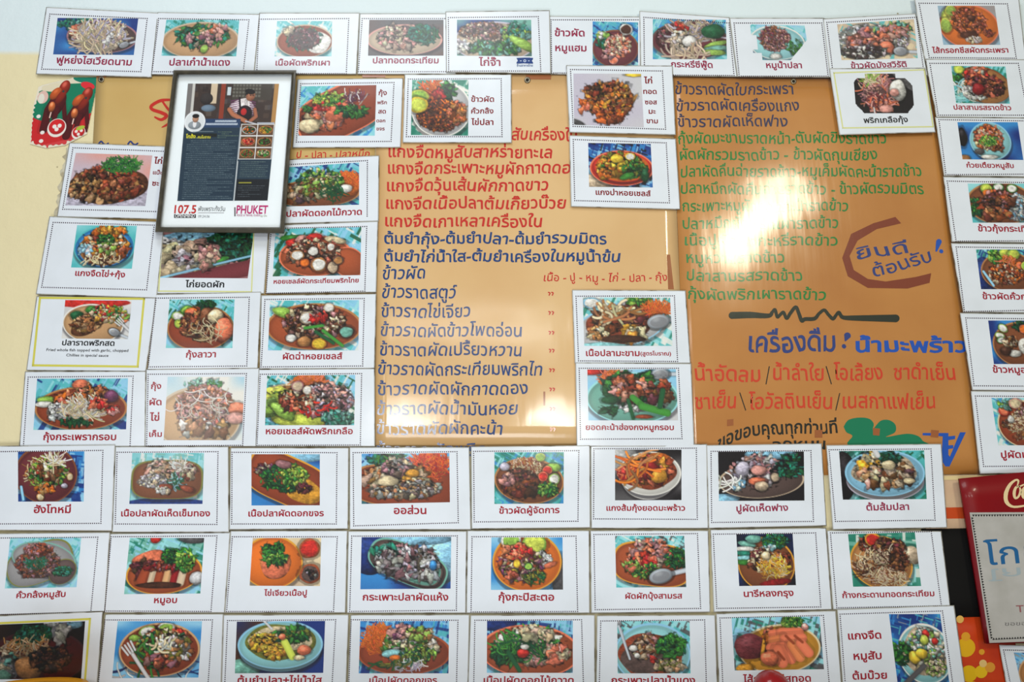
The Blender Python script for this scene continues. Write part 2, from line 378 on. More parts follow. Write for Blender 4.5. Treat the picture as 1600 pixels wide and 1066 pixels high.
def dots(q, bq, sides, mt, parent, pitch=3.25, sz=0.86):
    V = []
    for k in range(4):
        if sides[k] == '0': continue
        a, b = bq.p[k], bq.p[(k + 1) % 4]; L = np.linalg.norm(b - a); n = max(2, int(round(L / pitch))); e = (b - a) / L; f = np.array([-e[1], e[0]])
        for i in range(n):
            c = a + (b - a) * i / n
            V += [c - e * sz - f * sz, c + e * sz - f * sz, c + e * sz + f * sz, c - e * sz + f * sz]
    n = len(V) // 4
    mk('dotted_border', q.w(V, 0.00030), np.arange(n * 4).reshape(n, 4)[:, ::-1], mt, parent)
def rule(q, bq, wd, mt, parent, name='yellow_border'):
    V, Fc = [], []
    for k in range(4):
        a, b = bq.p[k], bq.p[(k + 1) % 4]; e = (b - a) / np.linalg.norm(b - a); f = np.array([-e[1], e[0]]) * wd / 2; m = 12
        for i in range(m + 1):
            c = a - e * wd / 2 + (b - a + e * wd) * i / m; V += [c + f, c - f]
        s0 = k * 2 * (m + 1); Fc += [(s0 + 2 * i, s0 + 2 * i + 2, s0 + 2 * i + 3, s0 + 2 * i + 1) for i in range(m)]
    mk(name, q.w(V, 0.00030), np.array(Fc), mt, parent)

NCARD = [0]
def card(level, quad, border, photo, spec, caps, label, group, style='dot', sides='1111', shape=None):
    NCARD[0] += 1; i = NCARD[0]; rr = random.Random(i * 7)
    h = 0.0050 + 0.0013 * level + 0.00002 * (i % 20)
    q = Q(quad, h, (rr.uniform(.0001, .0006), rr.uniform(-.0001, .0004)))
    V, Fc = sheet(q); root = mk('menu_card', V, Fc, M_POUCH, None, label, 'menu card', group, smooth=False)
    e = 1.3; c = q.p.mean(0); inner = []
    for p, (sx, sy) in zip(q.p, ((1, 1), (-1, 1), (-1, -1), (1, -1))): inner += [p[0] + sx * e, p[1] + sy * e]
    U, Vv = np.meshgrid(np.linspace(0, 1, 17), np.linspace(0, 1, 13)); iq = Q(inner)
    mk('paper', q.w(iq.at(U.ravel(), Vv.ravel()), 0.00010), gridf(17, 13), M_PAPER, root)
    if border:
        bq = Q(border)
        if style == 'dot': dots(q, bq, sides, M_DOT if level != 9 else M_DOTB, root)
        elif style == 'yellow': rule(q, bq, 3.4, M_YEL, root)
        else: rule(q, bq, 2.0, M_YELP, root)
    if photo: paint_print('food_photo', q, Q(photo), spec, i, root, shape)
    for s, cx, cy, w, col in caps:
        eu, ev = q.basis((cx, cy)); bd = .012 if s.isascii() else .026
        P, T = lay_text(s, cx, cy, w, eu, ev, bold=bd, bh=body(bd) * w * .86 / np.ptp(text_mesh(s, bd)[0][:, 0])); mk('caption', q.w(P, 0.00034), T[:, ::-1] if False else T, CAPS[col], root)
    return root, q

# ---------------------------------------------------------------- the wall, the floor, the counter below the frame
def wall_material():
    m = mat('painted_wall', (236, 222, 172), .6, 0, bump=[((14, 14, 14), .004), ((120, 120, 120), .0006)]); nt = m.node_tree; b = nt.nodes['Principled BSDF']
    geo = nt.nodes.new('ShaderNodeNewGeometry'); sx = nt.nodes.new('ShaderNodeSeparateXYZ'); nt.links.new(geo.outputs['Position'], sx.inputs[0])
    n = nt.nodes.new('ShaderNodeTexNoise'); n.inputs['Scale'].default_value = 9; nt.links.new(geo.outputs['Position'], n.inputs['Vector'])
    z0 = float(Wp([(60, 82)], 0)[0, 2])
    ad = nt.nodes.new('ShaderNodeMath'); ad.operation = 'MULTIPLY_ADD'; ad.inputs[1].default_value = .012; nt.links.new(n.outputs['Fac'], ad.inputs[0]); nt.links.new(sx.outputs[2], ad.inputs[2])
    r = nt.nodes.new('ShaderNodeMapRange'); r.inputs[1].default_value = z0; r.inputs[2].default_value = z0 + .012; nt.links.new(ad.outputs[0], r.inputs[0])
    n2 = nt.nodes.new('ShaderNodeTexNoise'); n2.inputs['Scale'].default_value = 5; n2.inputs['Detail'].default_value = 8; nt.links.new(geo.outputs['Position'], n2.inputs['Vector'])
    cm = nt.nodes.new('ShaderNodeMix'); cm.data_type = 'RGBA'; cm.inputs[6].default_value = (*lin((238, 226, 184)), 1); cm.inputs[7].default_value = (*lin((230, 218, 178)), 1); nt.links.new(n2.outputs['Fac'], cm.inputs[0])
    mx = nt.nodes.new('ShaderNodeMix'); mx.data_type = 'RGBA'; nt.links.new(r.outputs[0], mx.inputs[0]); nt.links.new(cm.outputs[2], mx.inputs[6]); mx.inputs[7].default_value = (*lin((222, 235, 240)), 1)
    # small dark specks and nail marks
    vo = nt.nodes.new('ShaderNodeTexVoronoi'); vo.inputs['Scale'].default_value = 22; nt.links.new(geo.outputs['Position'], vo.inputs['Vector'])
    r2 = nt.nodes.new('ShaderNodeMapRange'); r2.inputs[1].default_value = .03; r2.inputs[2].default_value = .06; nt.links.new(vo.outputs['Distance'], r2.inputs[0])
    m2 = nt.nodes.new('ShaderNodeMix'); m2.data_type = 'RGBA'; nt.links.new(r2.outputs[0], m2.inputs[0]); m2.inputs[6].default_value = (*lin((150, 138, 104)), 1); nt.links.new(mx.outputs[2], m2.inputs[7])
    nt.links.new(m2.outputs[2], b.inputs['Base Color']); return m
def box(name, x0, x1, y0, y1, z0, z1, m, **k):
    V = [(x, y, z) for z in (z0, z1) for y in (y0, y1) for x in (x0, x1)]
    return mk(name, V, [(0, 2, 3, 1), (4, 5, 7, 6), (0, 1, 5, 4), (2, 6, 7, 3), (0, 4, 6, 2), (1, 3, 7, 5)], m, **k)
box('wall_back', -3, 3, 0, .12, 0, 3.4, wall_material(), kind='structure')
box('floor', -3, 3, -4, 0, -.05, 0, mat('floor_tile', (170, 160, 148), .4, vary=((150, 140, 128), 6, .4, .6)), kind='structure')

# ---------------------------------------------------------------- the three lettered boards
BOARDS = {}
def board(key, quad, h, rgb, v2, label):
    q = Q(quad, h, (0, 0)); V, Fc = sheet(q, 25, 19, .0028)
    m = film_mat('lacquered_board_' + key, rgb, vary=(v2, 3.5, .35, .7))
    BOARDS[key] = (mk('menu_board', V, Fc, m, None, label, 'menu board', 'hand-lettered menu boards'), q)
board('tan', '151 112 586.5 114 582 700 120 700', .0034, (214, 182, 118), (202, 166, 100), 'tan hand-lettered board behind the framed article, mostly covered by cards')
board('middle', '588 114 1048 118 1073 699 584 697', .0040, (226, 188, 134), (214, 170, 114), 'middle tan board with red soup lines above blue rice dish lines')
board('amber', '1050 120 1462 122 1537 741 1074 744', .0036, (198, 138, 72), (180, 118, 56), 'amber board with green dish lines and brown hand-drawn arc')
INK = {'red': film_mat('marker_red', (198, 40, 30)), 'blue': film_mat('marker_blue', (22, 62, 122)), 'navy': film_mat('marker_navy', (52, 52, 84)),
       'green': film_mat('marker_green', (26, 124, 52)), 'black': film_mat('marker_black', (34, 34, 26)), 'moss': film_mat('paint_moss_black', (40, 46, 34)),
       'brown': film_mat('tape_brown', (128, 58, 34)), 'royal': film_mat('paint_royal_blue', (26, 82, 178)), 'ind': film_mat('paint_indigo', (46, 62, 124)),
       'leaf': film_mat('paint_green', (10, 122, 84)), 'tape': film_mat('packing_tape', (158, 92, 48)), 'ora': film_mat('marker_orange_red', (206, 62, 34))}
_ln = [0]
def line(key, s, x0, x1, y, bh, ink, bold=.02, jit=.9, ang=0.0, name='handwritten_line', path=None):
    root, q = BOARDS[key]; _ln[0] += 1; cx = (x0 + x1) / 2
    eu = np.array([math.cos(ang), -math.sin(ang)]); d = np.array([VPX - cx, VPY - y]); d /= np.linalg.norm(d)
    ev = np.array([d[0] * math.cos(ang) + d[1] * math.sin(ang) * -1, d[1] * math.cos(ang) + d[0] * math.sin(ang)]) if False else np.array([d[0] - math.sin(ang), d[1] * math.cos(ang)])
    P, T = lay_text(s, cx, y, x1 - x0, eu, ev, bh, bold, jit, seed=_ln[0] * 13, path=path)
    mk(name, q.w(P, .0003), T, INK[ink], root)
def tube(P, wd, closed=False):       # a flat pen stroke of varying width as quads
    P = np.asarray(P, float); n = len(P); T = np.gradient(P, axis=0); T /= np.linalg.norm(T, axis=1)[:, None] + 1e-9
    N = np.stack([-T[:, 1], T[:, 0]], 1); w = (np.ones(n) * wd if np.isscalar(wd) else np.asarray(wd, float))[:, None] / 2
    V = np.empty((2 * n + 16, 2)); V[0:2 * n:2] = P + N * w; V[1:2 * n:2] = P - N * w
    Fc = [(2 * i, 2 * i + 2, 2 * i + 3, 2 * i + 1) for i in range(n - 1)]
    for e, (c, t, r) in enumerate(((P[0], -T[0], w[0, 0]), (P[-1], T[-1], w[-1, 0]))):
        a0 = math.atan2(t[1], t[0]); b = 2 * n + 8 * e
        for k in range(8): an = a0 - math.pi / 2 + math.pi * k / 7; V[b + k] = c + r * np.array([math.cos(an), math.sin(an)])
        Fc.append(tuple(range(b, b + 8)))
    return V, Fc
def smooth(P, n=8):
    P = np.asarray(P, float); out = []
    for i in range(len(P) - 1):
        p0, p1, p2, p3 = P[max(i - 1, 0)], P[i], P[i + 1], P[min(i + 2, len(P) - 1)]
        for t in np.linspace(0, 1, n, endpoint=False):
            out.append(.5 * ((2 * p1) + (-p0 + p2) * t + (2 * p0 - 5 * p1 + 4 * p2 - p3) * t * t + (-p0 + 3 * p1 - 3 * p2 + p3) * t ** 3))
    out.append(P[-1]); return np.array(out)
def stroke(key, P, wd, ink, name='painted_stroke', sm=True, dh=.0003):
    root, q = BOARDS[key]; P = smooth(P) if sm else P
    if not np.isscalar(wd) and sm: wd = np.interp(np.linspace(0, 1, len(P)), np.linspace(0, 1, len(wd)), wd)
    V, Fc = tube(P, wd); mk(name, q.w(V, dh + 1e-6 * np.arange(len(V))), Fc, INK[ink], root)
def blob(key, P, ink, name, dh=.0003, sm=True):
    root, q = BOARDS[key]
    if sm: P = smooth(list(P) + [P[0]], 5)[:-1]
    r = delaunay_2d_cdt([Vector(p) for p in P], [(i, (i + 1) % len(P)) for i in range(len(P))], [], 1, 1e-4)
    mk(name, q.w([v[:] for v in r[0]], dh), [tuple(f) for f in r[2]], INK[ink], root)

for s, x0, x1, y in [('สับเครื่องใน', 800, 902, 212), ('แกงจืดหมูสับสาหร่ายทะเล', 607, 863, 239), ('แกงจืดกระเพาะหมูผักกาดดอง', 606, 905, 264), ('แกงจืดวุ้นเส้นผักกาดขาว', 605, 857, 291),
                     ('แกงจืดเนื้อปลาต้มเกี๊ยวบ๊วย', 603, 884, 319), ('แกงจืดเกาเหลาเครื่องใน', 602, 847, 347)]: line('middle', s, x0, x1, y, 14.5, 'red', .018)
for s, x0, x1, y in [('ต้มยำกุ้ง-ต้มยำปลา-ต้มยำรวมมิตร', 600, 948, 374), ('ต้มยำไก่น้ำใส-ต้มยำเครื่องในหมูน้ำข้น', 600, 969, 402)]: line('middle', s, x0, x1, y, 13.5, 'blue', .02)
for s, x0, x1, y in [('ข้าวผัด', 598, 664, 428), ('ข้าวราดสตูว์', 597, 713, 458), ('ข้าวราดไข่เจียว', 596, 735, 488), ('ข้าวราดผัดข้าวโพดอ่อน', 595, 815, 518), ('ข้าวราดผัดเปรี้ยวหวาน', 593, 815, 548),
                     ('ข้าวราดผัดกระเทียมพริกไท', 591, 847, 578.5), ('ข้าวราดผัดผักกาดดอง', 590, 825, 609), ('ข้าวราดผัดน้ำมันหอย', 589, 808, 640), ('ข้าวราดผัดผักคะน้า', 588, 785, 671),
                     ('ข้าวราดผัดพริก', 587, 760, 705)]: line('middle', s, x0, x1, y, 15.5, 'blue', .012)
line('middle', 'เนื้อ - ปู - หมู - ไก่ - ปลา - กุ้ง', 850, 1043, 435, 9.5, 'red', .01)
for i, y in enumerate((459, 489, 520, 548, 578.5, 608.6, 639, 671)):
    for dx in (0, 5): stroke('middle', [(857 + dx + i * .4, y - 2), (859.4 + dx + i * .4, y - 1), (858 + dx + i * .4, y + 2.4)], 1.8, 'red', 'ditto_mark')
line('tan', 'ปู - ปลา - ปลาหมึก', 463, 577, 242, 9, 'red', .012)
stroke('tan', [(272, 156), (252, 157), (237, 165), (238, 171), (252, 176), (260, 181), (252, 187), (242, 183)], [2.5, 5, 5, 5, 5.5, 5.5, 4.5, 2.5], 'red')
stroke('tan', [(276, 183), (264, 193), (253, 199)], [4, 4.5, 1.5], 'red')
stroke('tan', [(252, 156), (272, 176), (300, 150)], [3, 4.5, 4], 'red')
for x in (157, 203): stroke('tan', [(x - 3, 225), (x + 1, 221), (x + 5, 225), (x + 9, 226), (x + 12, 224)], 2.6, 'ind')

for s, x0, x1, y, ink in [('ข้าวราดผัดใบกระเพรา', 1055, 1240, 141, 'navy'), ('ข้าวราดผัดเครื่องแกง', 1057, 1249, 166, 'navy'), ('ข้าวราดผัดเห็ดฟาง', 1059, 1230, 191, 'navy'),
        ('กุ้งผัดมะขามราดหน้า-ตับผัดขิงราดข้าว', 1060, 1385, 217, 'green'), ('ผัดผักรวมราดข้าว - ข้าวผัดกุนเชียง', 1062, 1370, 243, 'green'), ('ปลาผัดคื่นฉ่ายราดข้าว-หมูเค็มผัดคะน้าราดข้าว', 1064, 1440, 269, 'green'),
        ('ปลาหมึกผัดคื่นฉ่ายราดข้าว - ข้าวผัดรวมมิตร', 1064, 1443, 296, 'green'), ('กระเพาะหมูผัดยอดคะน้าราดข้าว', 1067, 1325, 323, 'green'), ('ปลาหมึกผัดพริกเผาราดข้าว', 1067, 1310, 350, 'green'),
        ('เนื้อปูผัดผงกะหรี่ราดข้าว', 1070, 1308, 377, 'green'), ('หมูหวานราดข้าว', 1072, 1226, 404, 'green'), ('ปลาสามรสราดข้าว', 1073, 1254, 432, 'green'), ('กุ้งผัดพริกเผาราดข้าว', 1075, 1290, 461, 'green')]:
    line('amber', s, x0, x1, y, 13.5, ink, .012)
blob('amber', [(1399, 339), (1364.5, 349), (1330, 365.6), (1316, 403), (1324.6, 431.6), (1356, 450), (1418, 451), (1452.5, 442), (1455, 427), (1430.5, 433), (1384, 440), (1356, 436), (1334, 422), (1327.4, 400), (1340, 376), (1370, 358), (1408, 349)], 'brown', 'painted_arc', sm=False)
line('amber', 'ยินดี', 1338, 1418, 393, 15, 'ind', .01, 1.2, .15)
line('amber', 'ต้อนรับ', 1362, 1457, 413, 15, 'ind', .01, 1.2, .30)
stroke('amber', [(1463, 392), (1467, 378)], [3, 9], 'royal', sm=False); stroke('amber', [(1470.5, 392.5), (1471, 393)], 6, 'royal', sm=False)
stroke('amber', [((x / 3.404) + 1070, y / 3.404 + 470) for x, y in [(252, 78), (350, 76), (445, 80), (466, 60), (480, 48), (492, 86), (508, 74), (525, 62), (542, 94), (562, 66), (590, 34), (606, 66), (622, 106), (640, 98), (690, 95), (715, 68), (742, 50), (764, 74), (788, 96), (804, 78), (820, 62), (840, 88), (900, 92), (1010, 93), (1122, 94)]],
       [11, 10, 7, 5, 5, 5, 5, 5, 5, 5.5, 5.5, 5.5, 6, 6, 6, 5, 5, 5, 5.5, 5, 5, 6, 8, 10, 12], 'moss', 'painted_divider')
line('amber', 'เครื่องดื่ม', 1170, 1305, 537, 25, 'ind', .018, 1.4)
stroke('amber', [(1321, 532), (1324, 525)], [3, 11], 'ind', sm=False); stroke('amber', [(1318.5, 541), (1319, 541.5)], 6.5, 'ind', sm=False)
line('amber', 'น้ำมะพร้าว', 1337, 1511, 541, 18, 'royal', .03, .6)
for s, x0, x1, y in [('น้ำอัดลม', 1086, 1188, 586), ('น้ำลำใย', 1208, 1287, 585), ('โอเลี้ยง', 1303, 1379, 584), ('ชาดำเย็น', 1397, 1492, 584), ('ชาเย็น', 1086, 1150, 629), ('โอวัลตินเย็น', 1170, 1300, 629), ('เนสกาแฟเย็น', 1317, 1461, 629)]:
    line('amber', s, x0, x1, y, 19, 'ora', .012)
for a, b in [((1202, 573), (1197, 600)), ((1291, 573), (1299, 600)), ((1156, 614), (1165, 641)), ((1312, 615), (1306, 641))]: stroke('amber', [a, b], 1.6, 'black', 'pen_slash', sm=False)
line('amber', 'ขอขอบคุณทุกท่านที่', 1120, 1308, 671, 16, 'black', .02, .8, 0.03, path=lambda X: -22 * np.clip((-X - 35) / 60, 0, 1) ** 1.6)
line('amber', 'อุดหนุน', 1206, 1290, 696, 14, 'black', .02)
g2 = lambda L: [(x / 3.404 + 1070, y / 3.404 + 470) for x, y in L]
blob('amber', g2([(845, 670), (870, 635), (925, 622), (980, 628), (1005, 655), (1000, 685), (1040, 640), (1085, 635), (1120, 660), (1118, 700), (1070, 725), (1180, 708), (1240, 720), (1265, 745), (1280, 775), (890, 775), (892, 720), (860, 700)]), 'leaf', 'painted_green_lettering')
blob('amber', g2([(1368, 704), (1402, 704), (1402, 722), (1438, 718), (1438, 736), (1402, 742), (1402, 770), (1428, 768), (1428, 785), (1402, 790), (1402, 820), (1410, 830), (1464, 700), (1495, 700), (1408, 882), (1386, 882), (1330, 790), (1368, 790), (1372, 722), (1265, 716), (1265, 704)]), 'royal', 'painted_blue_lettering', sm=False)
for key, qd in [('amber', '1136 656 1146 655 1146 665 1136 666'), ('amber', '1273 672 1285 672 1285 684 1273 684'), ('amber', '1364 669 1375 670 1374 681 1364 680'), ('amber', '1455 672 1467 673 1466 684 1454 683'),
                ('middle', '1042 398 1047 398 1053 452 1044 452'), ('middle', '566 116 602 116 602 121 566 121'), ('middle', '822 117 861 117 861 124 822 124'), ('tan', '152 112 167 112 166 121 151 122'), ('middle', '849 612 852 612 852 634 849 634')]:
    root, q = BOARDS[key]; qq = Q(qd); V = q.w(qq.p, .00045); mk('packing_tape', V, [(0, 1, 2, 3)], INK['tape'], root)
M_SCREW = mat('screw_steel', (150, 140, 120), .35, metal=.8); M_HOLE = mat('screw_recess', (22, 18, 14), .6)
def screw(key, x, y, r=4.2, hh=None):
    root, q = BOARDS[key]; h = (q.h if hh is None else hh); prof = [(r * 1.15, 0), (r * 1.1, .0012), (r * .8, .002), (r * .55, .0016), (r * .5, .0004), (.1, .0003)]
    V, Fc = [], []; n = 14
    for rr, z in prof:
        P = [(x + rr * math.cos(6.2832 * k / n), y + rr * math.sin(6.2832 * k / n)) for k in range(n)]; V.append(Wp(P, h + z))
    for a in range(len(prof) - 1): Fc += [(a * n + k, a * n + (k + 1) % n, (a + 1) * n + (k + 1) % n, (a + 1) * n + k) for k in range(n)]
    s = mk('screw', np.vstack(V), Fc, M_SCREW, root, smooth=True)
    P = [(x + r * .52 * math.cos(6.2832 * k / n), y + r * .52 * math.sin(6.2832 * k / n)) for k in range(n)]
    mk('screw_recess', Wp(P, h + .0009), [tuple(range(n))], M_HOLE, s)
for k, x, y, r in [('tan', 158, 124, 4.4), ('middle', 824, 125, 4.4), ('amber', 1240, 127, 4.0), ('middle', 1006, 122, 2.0)]: screw(k, x, y, r)

# ---------------------------------------------------------------- the menu cards
G1, G2, G3, G4 = 'menu cards in the top row', 'menu cards in the three left columns', 'menu cards on the lettered boards', 'menu cards in the right column'
GA, GB, GC = 'menu cards in the third row from the bottom', 'menu cards in the second row from the bottom', 'menu cards in the bottom row'
E_ = '; h lil .10'
# top row
card(1, '72 11 249 20 237 121 56 116', '78 22 230 29 220 112 65 108', '90 28 216 29 209 86 83 85',
     'N blu,nav 4'.replace(',', ' ') + '; l .25 .15 .25 .14 26 .05 mnt,blg; p .58 .5 .44 .44 dpl mve .05; b .3 .42 .12 .16 6 .08 1.5 cor,pnk; s .56 .5 .27 .36 150 .2 .022 bei,crm,lil,bei; b .72 .6 .12 .18 14 .03 1.4 bei,wht; k .86 .72 .06 1.1 .55' + E_,
     [('ฟูหย่งไฮเวียดนาม', 147, 96, 118, 'p')], 'top left corner card, pale shredded egg noodles on dark plate', G1)
card(1, '246 19 406 22 397 117 236 117', '248 29 389 31 380 113 237.5 112', '260 31 374 31 369 88 252 87',
     'W tea,lte,blg; p .5 .56 .52 .5 ltn bei; l .5 .45 .36 .3 60 .06 blg,dgr,grn; b .55 .55 .22 .25 14 .06 1.6 mve,pnk,bei; b .75 .3 .12 .16 7 .05 1.3 pnk,cor; o .56 .8 .05 .12 lgr .3' + E_,
     [('ปลาเก๋าน้ำแดง', 312, 98, 95, 'p')], 'top row card of fish and dark greens, directly above the framed article', G1)
card(1, '405 20 562 20 557 116 397 116', '405 30 545 29 541 115 401 115', '433 33 519 33 518 88 429 88',
     'W lte,tea,wht; p .52 .56 .5 .46 rbr bei; o .75 .6 .22 .3 wht 0 .2; l .5 .5 .32 .32 50 .06 dgr,blg,grn; b .5 .5 .28 .28 40 .04 1.6 mve,mar,dpl; b .2 .3 .08 .1 3 .08 1.2 crm' + E_,
     [('เนื้อผัดพริกเผา', 473, 98.5, 85, 'p')], 'top row card of beef and leaves on half white, half brown plate', G1)
card(1, '562 21 714 21 712 116 558 116', '566 29 708 29 706 112 560 112', '577 31 693 31 693 87 575 87',
     'N dgy dpl; p .48 .55 .5 .42 bei pnk; b .38 .5 .26 .3 60 .06 1.5 bei,pnk,dpl,crm; l .73 .42 .2 .26 50 .06 dgr,blg' + E_,
     [('ปลาทอดกระเทียม', 634, 95, 103, 'p')], 'top row card of garlic fried fish beside a green salad heap', G1, sides='1011')
r_, q_ = card(3, '696 18 859 16 861 115 697 113', '700.5 27.5 841 26 845 111 701 111', '714 31 830 31 831 88 714 87',
     'N nav mnt; p .5 .6 .55 .55 bei lil; b .35 .32 .32 .24 190 .025 1.4 dpl,brn,mve,bei; l .78 .42 .2 .3 40 .07 mnt,lgr,blg; l .5 .78 .35 .18 60 .07 grn,dgr,mnt; o .88 .66 .2 .13 lgr .5; b .06 .75 .08 .2 16 .04 1.3 lgy,wht' + E_,
     [('ไก่จ๊ำ', 765, 98, 34, 'p')], 'top row card of minced chicken on salad with small blue emblem', G1)
_P = Q('808 90 832 90 832 99.5 808 99.5'); mk('blue_emblem', q_.w(smooth([(807, 90.5), (819, 90), (833, 90.5), (831, 95), (833, 99.5), (819, 99), (807, 99.5), (809, 95)], 2), .0004), [tuple(range(15))], card_mat('emblem_blue', (28, 62, 130)), r_)
for t_, y_, w_ in (('~♦~', 94.5, 15), ('▬▬▬▬', 102.5, 25)):
    P, T = lay_text(t_ if False else ('- o -' if w_ == 15 else 'ร้านอาหารไทย'), 820, y_, w_, (1, 0), (0, -1), bold=.02); mk('emblem_lettering', q_.w(P, .0006), T, card_mat('emblem_' + str(w_), (200, 214, 240) if w_ == 15 else (60, 96, 150)), r_)
card(1, '858 25 1001 26 1001 118 860 116', '861 31 1013 31 1012 114 862 114', '926 33.5 997 35 997 103 926 103',
     'W blu,tea,lte,nav; p .5 .6 .5 .42 mar brn; b .2 .32 .12 .1 7 .08 1.2 lim,lgr,wht; l .25 .5 .16 .12 22 .07 blg,dgr; b .55 .55 .28 .26 80 .05 1.5 cor,pnk,crm; d .73 .17 .14 .12 wht dbr; d .46 .87 .1 .08 pnk cor; b .3 .75 .15 .1 8 .06 1.5 pnk,mve' + E_,
     [('ข้าวผัด', 890, 52, 47, 'p'), ('หมูแฮม', 892, 75.5, 49, 'p')], 'top row card with two-line caption left of a round ham fried rice bowl', G1, sides='1011')
card(2.2, '999 17 1140 27 1152 120 1001 118', '1006 27 1139 36 1147 118 1007 117', '1020 30 1134 31 1136 92.5 1020 92.5',
     'W tea,blu,lte; p .5 .52 .52 .48 mar dpl; b .22 .5 .18 .3 60 .03 1.5 mar,dpl,mve; s .55 .3 .28 .2 50 .25 .03 bei,lil,bei; b .38 .6 .14 .3 24 .06 1.5 crm,wht,bei; o .5 .55 .1 .14 wht; b .4 .16 .1 .1 7 .05 1.8 cor,red; o .82 .3 .16 .18 dgr; o .85 .62 .17 .07 lgr -.25; o .85 .72 .17 .07 mnt -.1; o .82 .82 .17 .07 lgr .05; s .45 .85 .26 .1 20 .2 .03 bei' + E_,
     [('กระหรี่ซีฟู๊ด', 1081, 101.5, 65, 'p')], 'top row card of curried seafood with sliced cucumber', G1)
card(3.4, '1140 28 1288 28 1299 121 1152 120', '1147 36 1284 36 1294 119 1155 119', '1172 38 1257 40 1266 94 1178 94',
     'W lte,lbl,tea; p .45 .5 .5 .48 lte wht; b .42 .4 .28 .34 110 .045 2.4 mve,brn,pnk,mar; l .75 .62 .16 .2 34 .06 mnt,grn; o .4 .88 .1 .08 wht' + E_,
     [('หมูน้ำปลา', 1225, 102.5, 56, 'p')], 'top row card of fried pork strips on pale blue cut-out plate', G1, shape=lambda u, v: (u + v * .6 < 1.25) & (u * .5 + v > .02) & ~((u < .1) & (v > .3) & (v < .7)) & ~((v > .8) & (u < .15)))
card(4.6, '1286 29 1431 21 1450 118 1297 121', '1292 35 1432 27 1444 116 1302 118', '1308 38 1428 30 1434 91 1315 94',
     'W bei,crm,tea; b .4 .5 .5 .45 200 .03 2.2 wht,bei,lgy,lil; b .4 .5 .3 .3 30 .06 1.8 cor,pnk,mve; l .7 .22 .25 .15 30 .06 mnt,blg,lgr; b .72 .3 .2 .14 14 .07 2 pnk,cor; o .62 .68 .1 .14 cor .5; k .78 .8 .09 1.1 .85; b .3 .8 .3 .2 60 .03 2 dpl,dgy,wht' + E_,
     [('ข้าวผัดมังสวิรัติ', 1373, 102, 87, 'p')], 'top row card of vegetable fried rice, beside the right column', G1)
# left columns
card(1, '108 223 270 229 258 343 89 339', '114 231 268 237 256 331 98 327', '118.5 239 238 243 227 322 102 321',
     'N pnk,lil'.replace(',', ' ') + '; o .5 .9 .6 .3 lil 0 .3; o .5 .6 .5 .35 brn; b .25 .65 .24 .26 60 .06 1.3 brn,ltn,dbr,tan; t .5 .35 .42 .9 .05 ltn; t .6 .35 .55 .88 .05 tan; t .7 .35 .68 .85 .045 rbr; t .8 .4 .78 .8 .04 rbr; b .62 .62 .3 .25 40 .05 .8 rbr,brn,tan; b .35 .4 .2 .14 16 .04 1.2 dbr,rbr; s .62 .2 .25 .14 140 .08 .012 dgr,grn,grn',
     [('ไก่', 247, 252, 13, 'd'), ('แป๊ะ', 246, 270, 14, 'd'), ('ซะ', 243, 287, 11, 'd')], 'card of sliced brown steamed chicken, partly under left edge of black frame', G2, sides='1011')
card(2, '77 338 257 347 245 466 56 460', '83 347.6 241 352 229 453 65 449', '120.5 352 214 353 206 420 111 418',
     'N tea,lte'.replace(',', ' ') + '; p .5 .5 .5 .5 blu tea; p .5 .52 .43 .43 tan blu; b .5 .5 .38 .38 70 .07 1.4 org,shr,gld,crm,rbr; b .55 .15 .25 .12 18 .06 1.6 gld,org; b .2 .6 .12 .15 14 .05 1.2 wht,lbl; s .5 .82 .3 .1 24 .15 .02 dbr,crm; l .5 .35 .15 .14 34 .05 grn,dgr; b .52 .5 .14 .14 20 .035 1 lgr,crm',
     [('แกงจืดไข่+กุ้ง', 156.5, 428.5, 78, 'r')], 'left column card of clear soup in a turquoise round bowl', G2)
card(1, '250 338 421 345 413 459 243 459', '254 345 397 350 393 456 248 455', '256 352 398 355 387 435 250 434',
     'N mve pnk; o .2 .3 .6 .2 lbl -.3 .2; l .82 .35 .3 .3 80 .09 dgr,blg,dgr; b .3 .65 .32 .3 26 .13 1.4 bei,lgy,crm,mve; o .66 .66 .1 .07 grn -.4; t .0 1.0 1.02 .55 .012 lbl; t .2 1.1 1.1 .75 .09 mar; b .5 .6 .12 .2 14 .06 1.4 pnk,bei',
     [('ไก่ยอดผัก', 320, 445, 61, 'k')], 'yellow-ruled card of pale chicken and greens, just below the black frame', G2, style='paleyellow')
card(1, '57 463 245 465 228 581 41 579', '62.5 465.5 225 467 215 573 51.5 571', '102 469 206 470 200 530 96 529',
     'N lgy,wht'.replace(',', ' ') + '; o .4 .05 .55 .16 red 0 .3; p .45 .6 .46 .5 ltn wht .1; o .2 .4 .1 .12 dgr; o .4 .25 .08 .1 grn; l .8 .4 .16 .2 20 .07 lgr,lim,cor; o .38 .6 .28 .26 brn -.5; b .35 .62 .22 .2 34 .05 2 tan,brn,ltn; b .62 .35 .22 .2 80 .035 1.3 crm,red,gld,grn; k .78 .82 .09 1.05 1.0; f .88 .6 .1 1.05 .85',
     [('ปลาราดพริกสด', 138, 536.5, 82, 'k'), ('Fried whole fish topped with garlic, chopped', 136.5, 547.6, 128, 'k'), ('Chillies in special sauce', 136.5, 555.6, 66, 'k')],
     'yellow-bordered card of fried whole fish with two lines of English', G2, style='yellow')
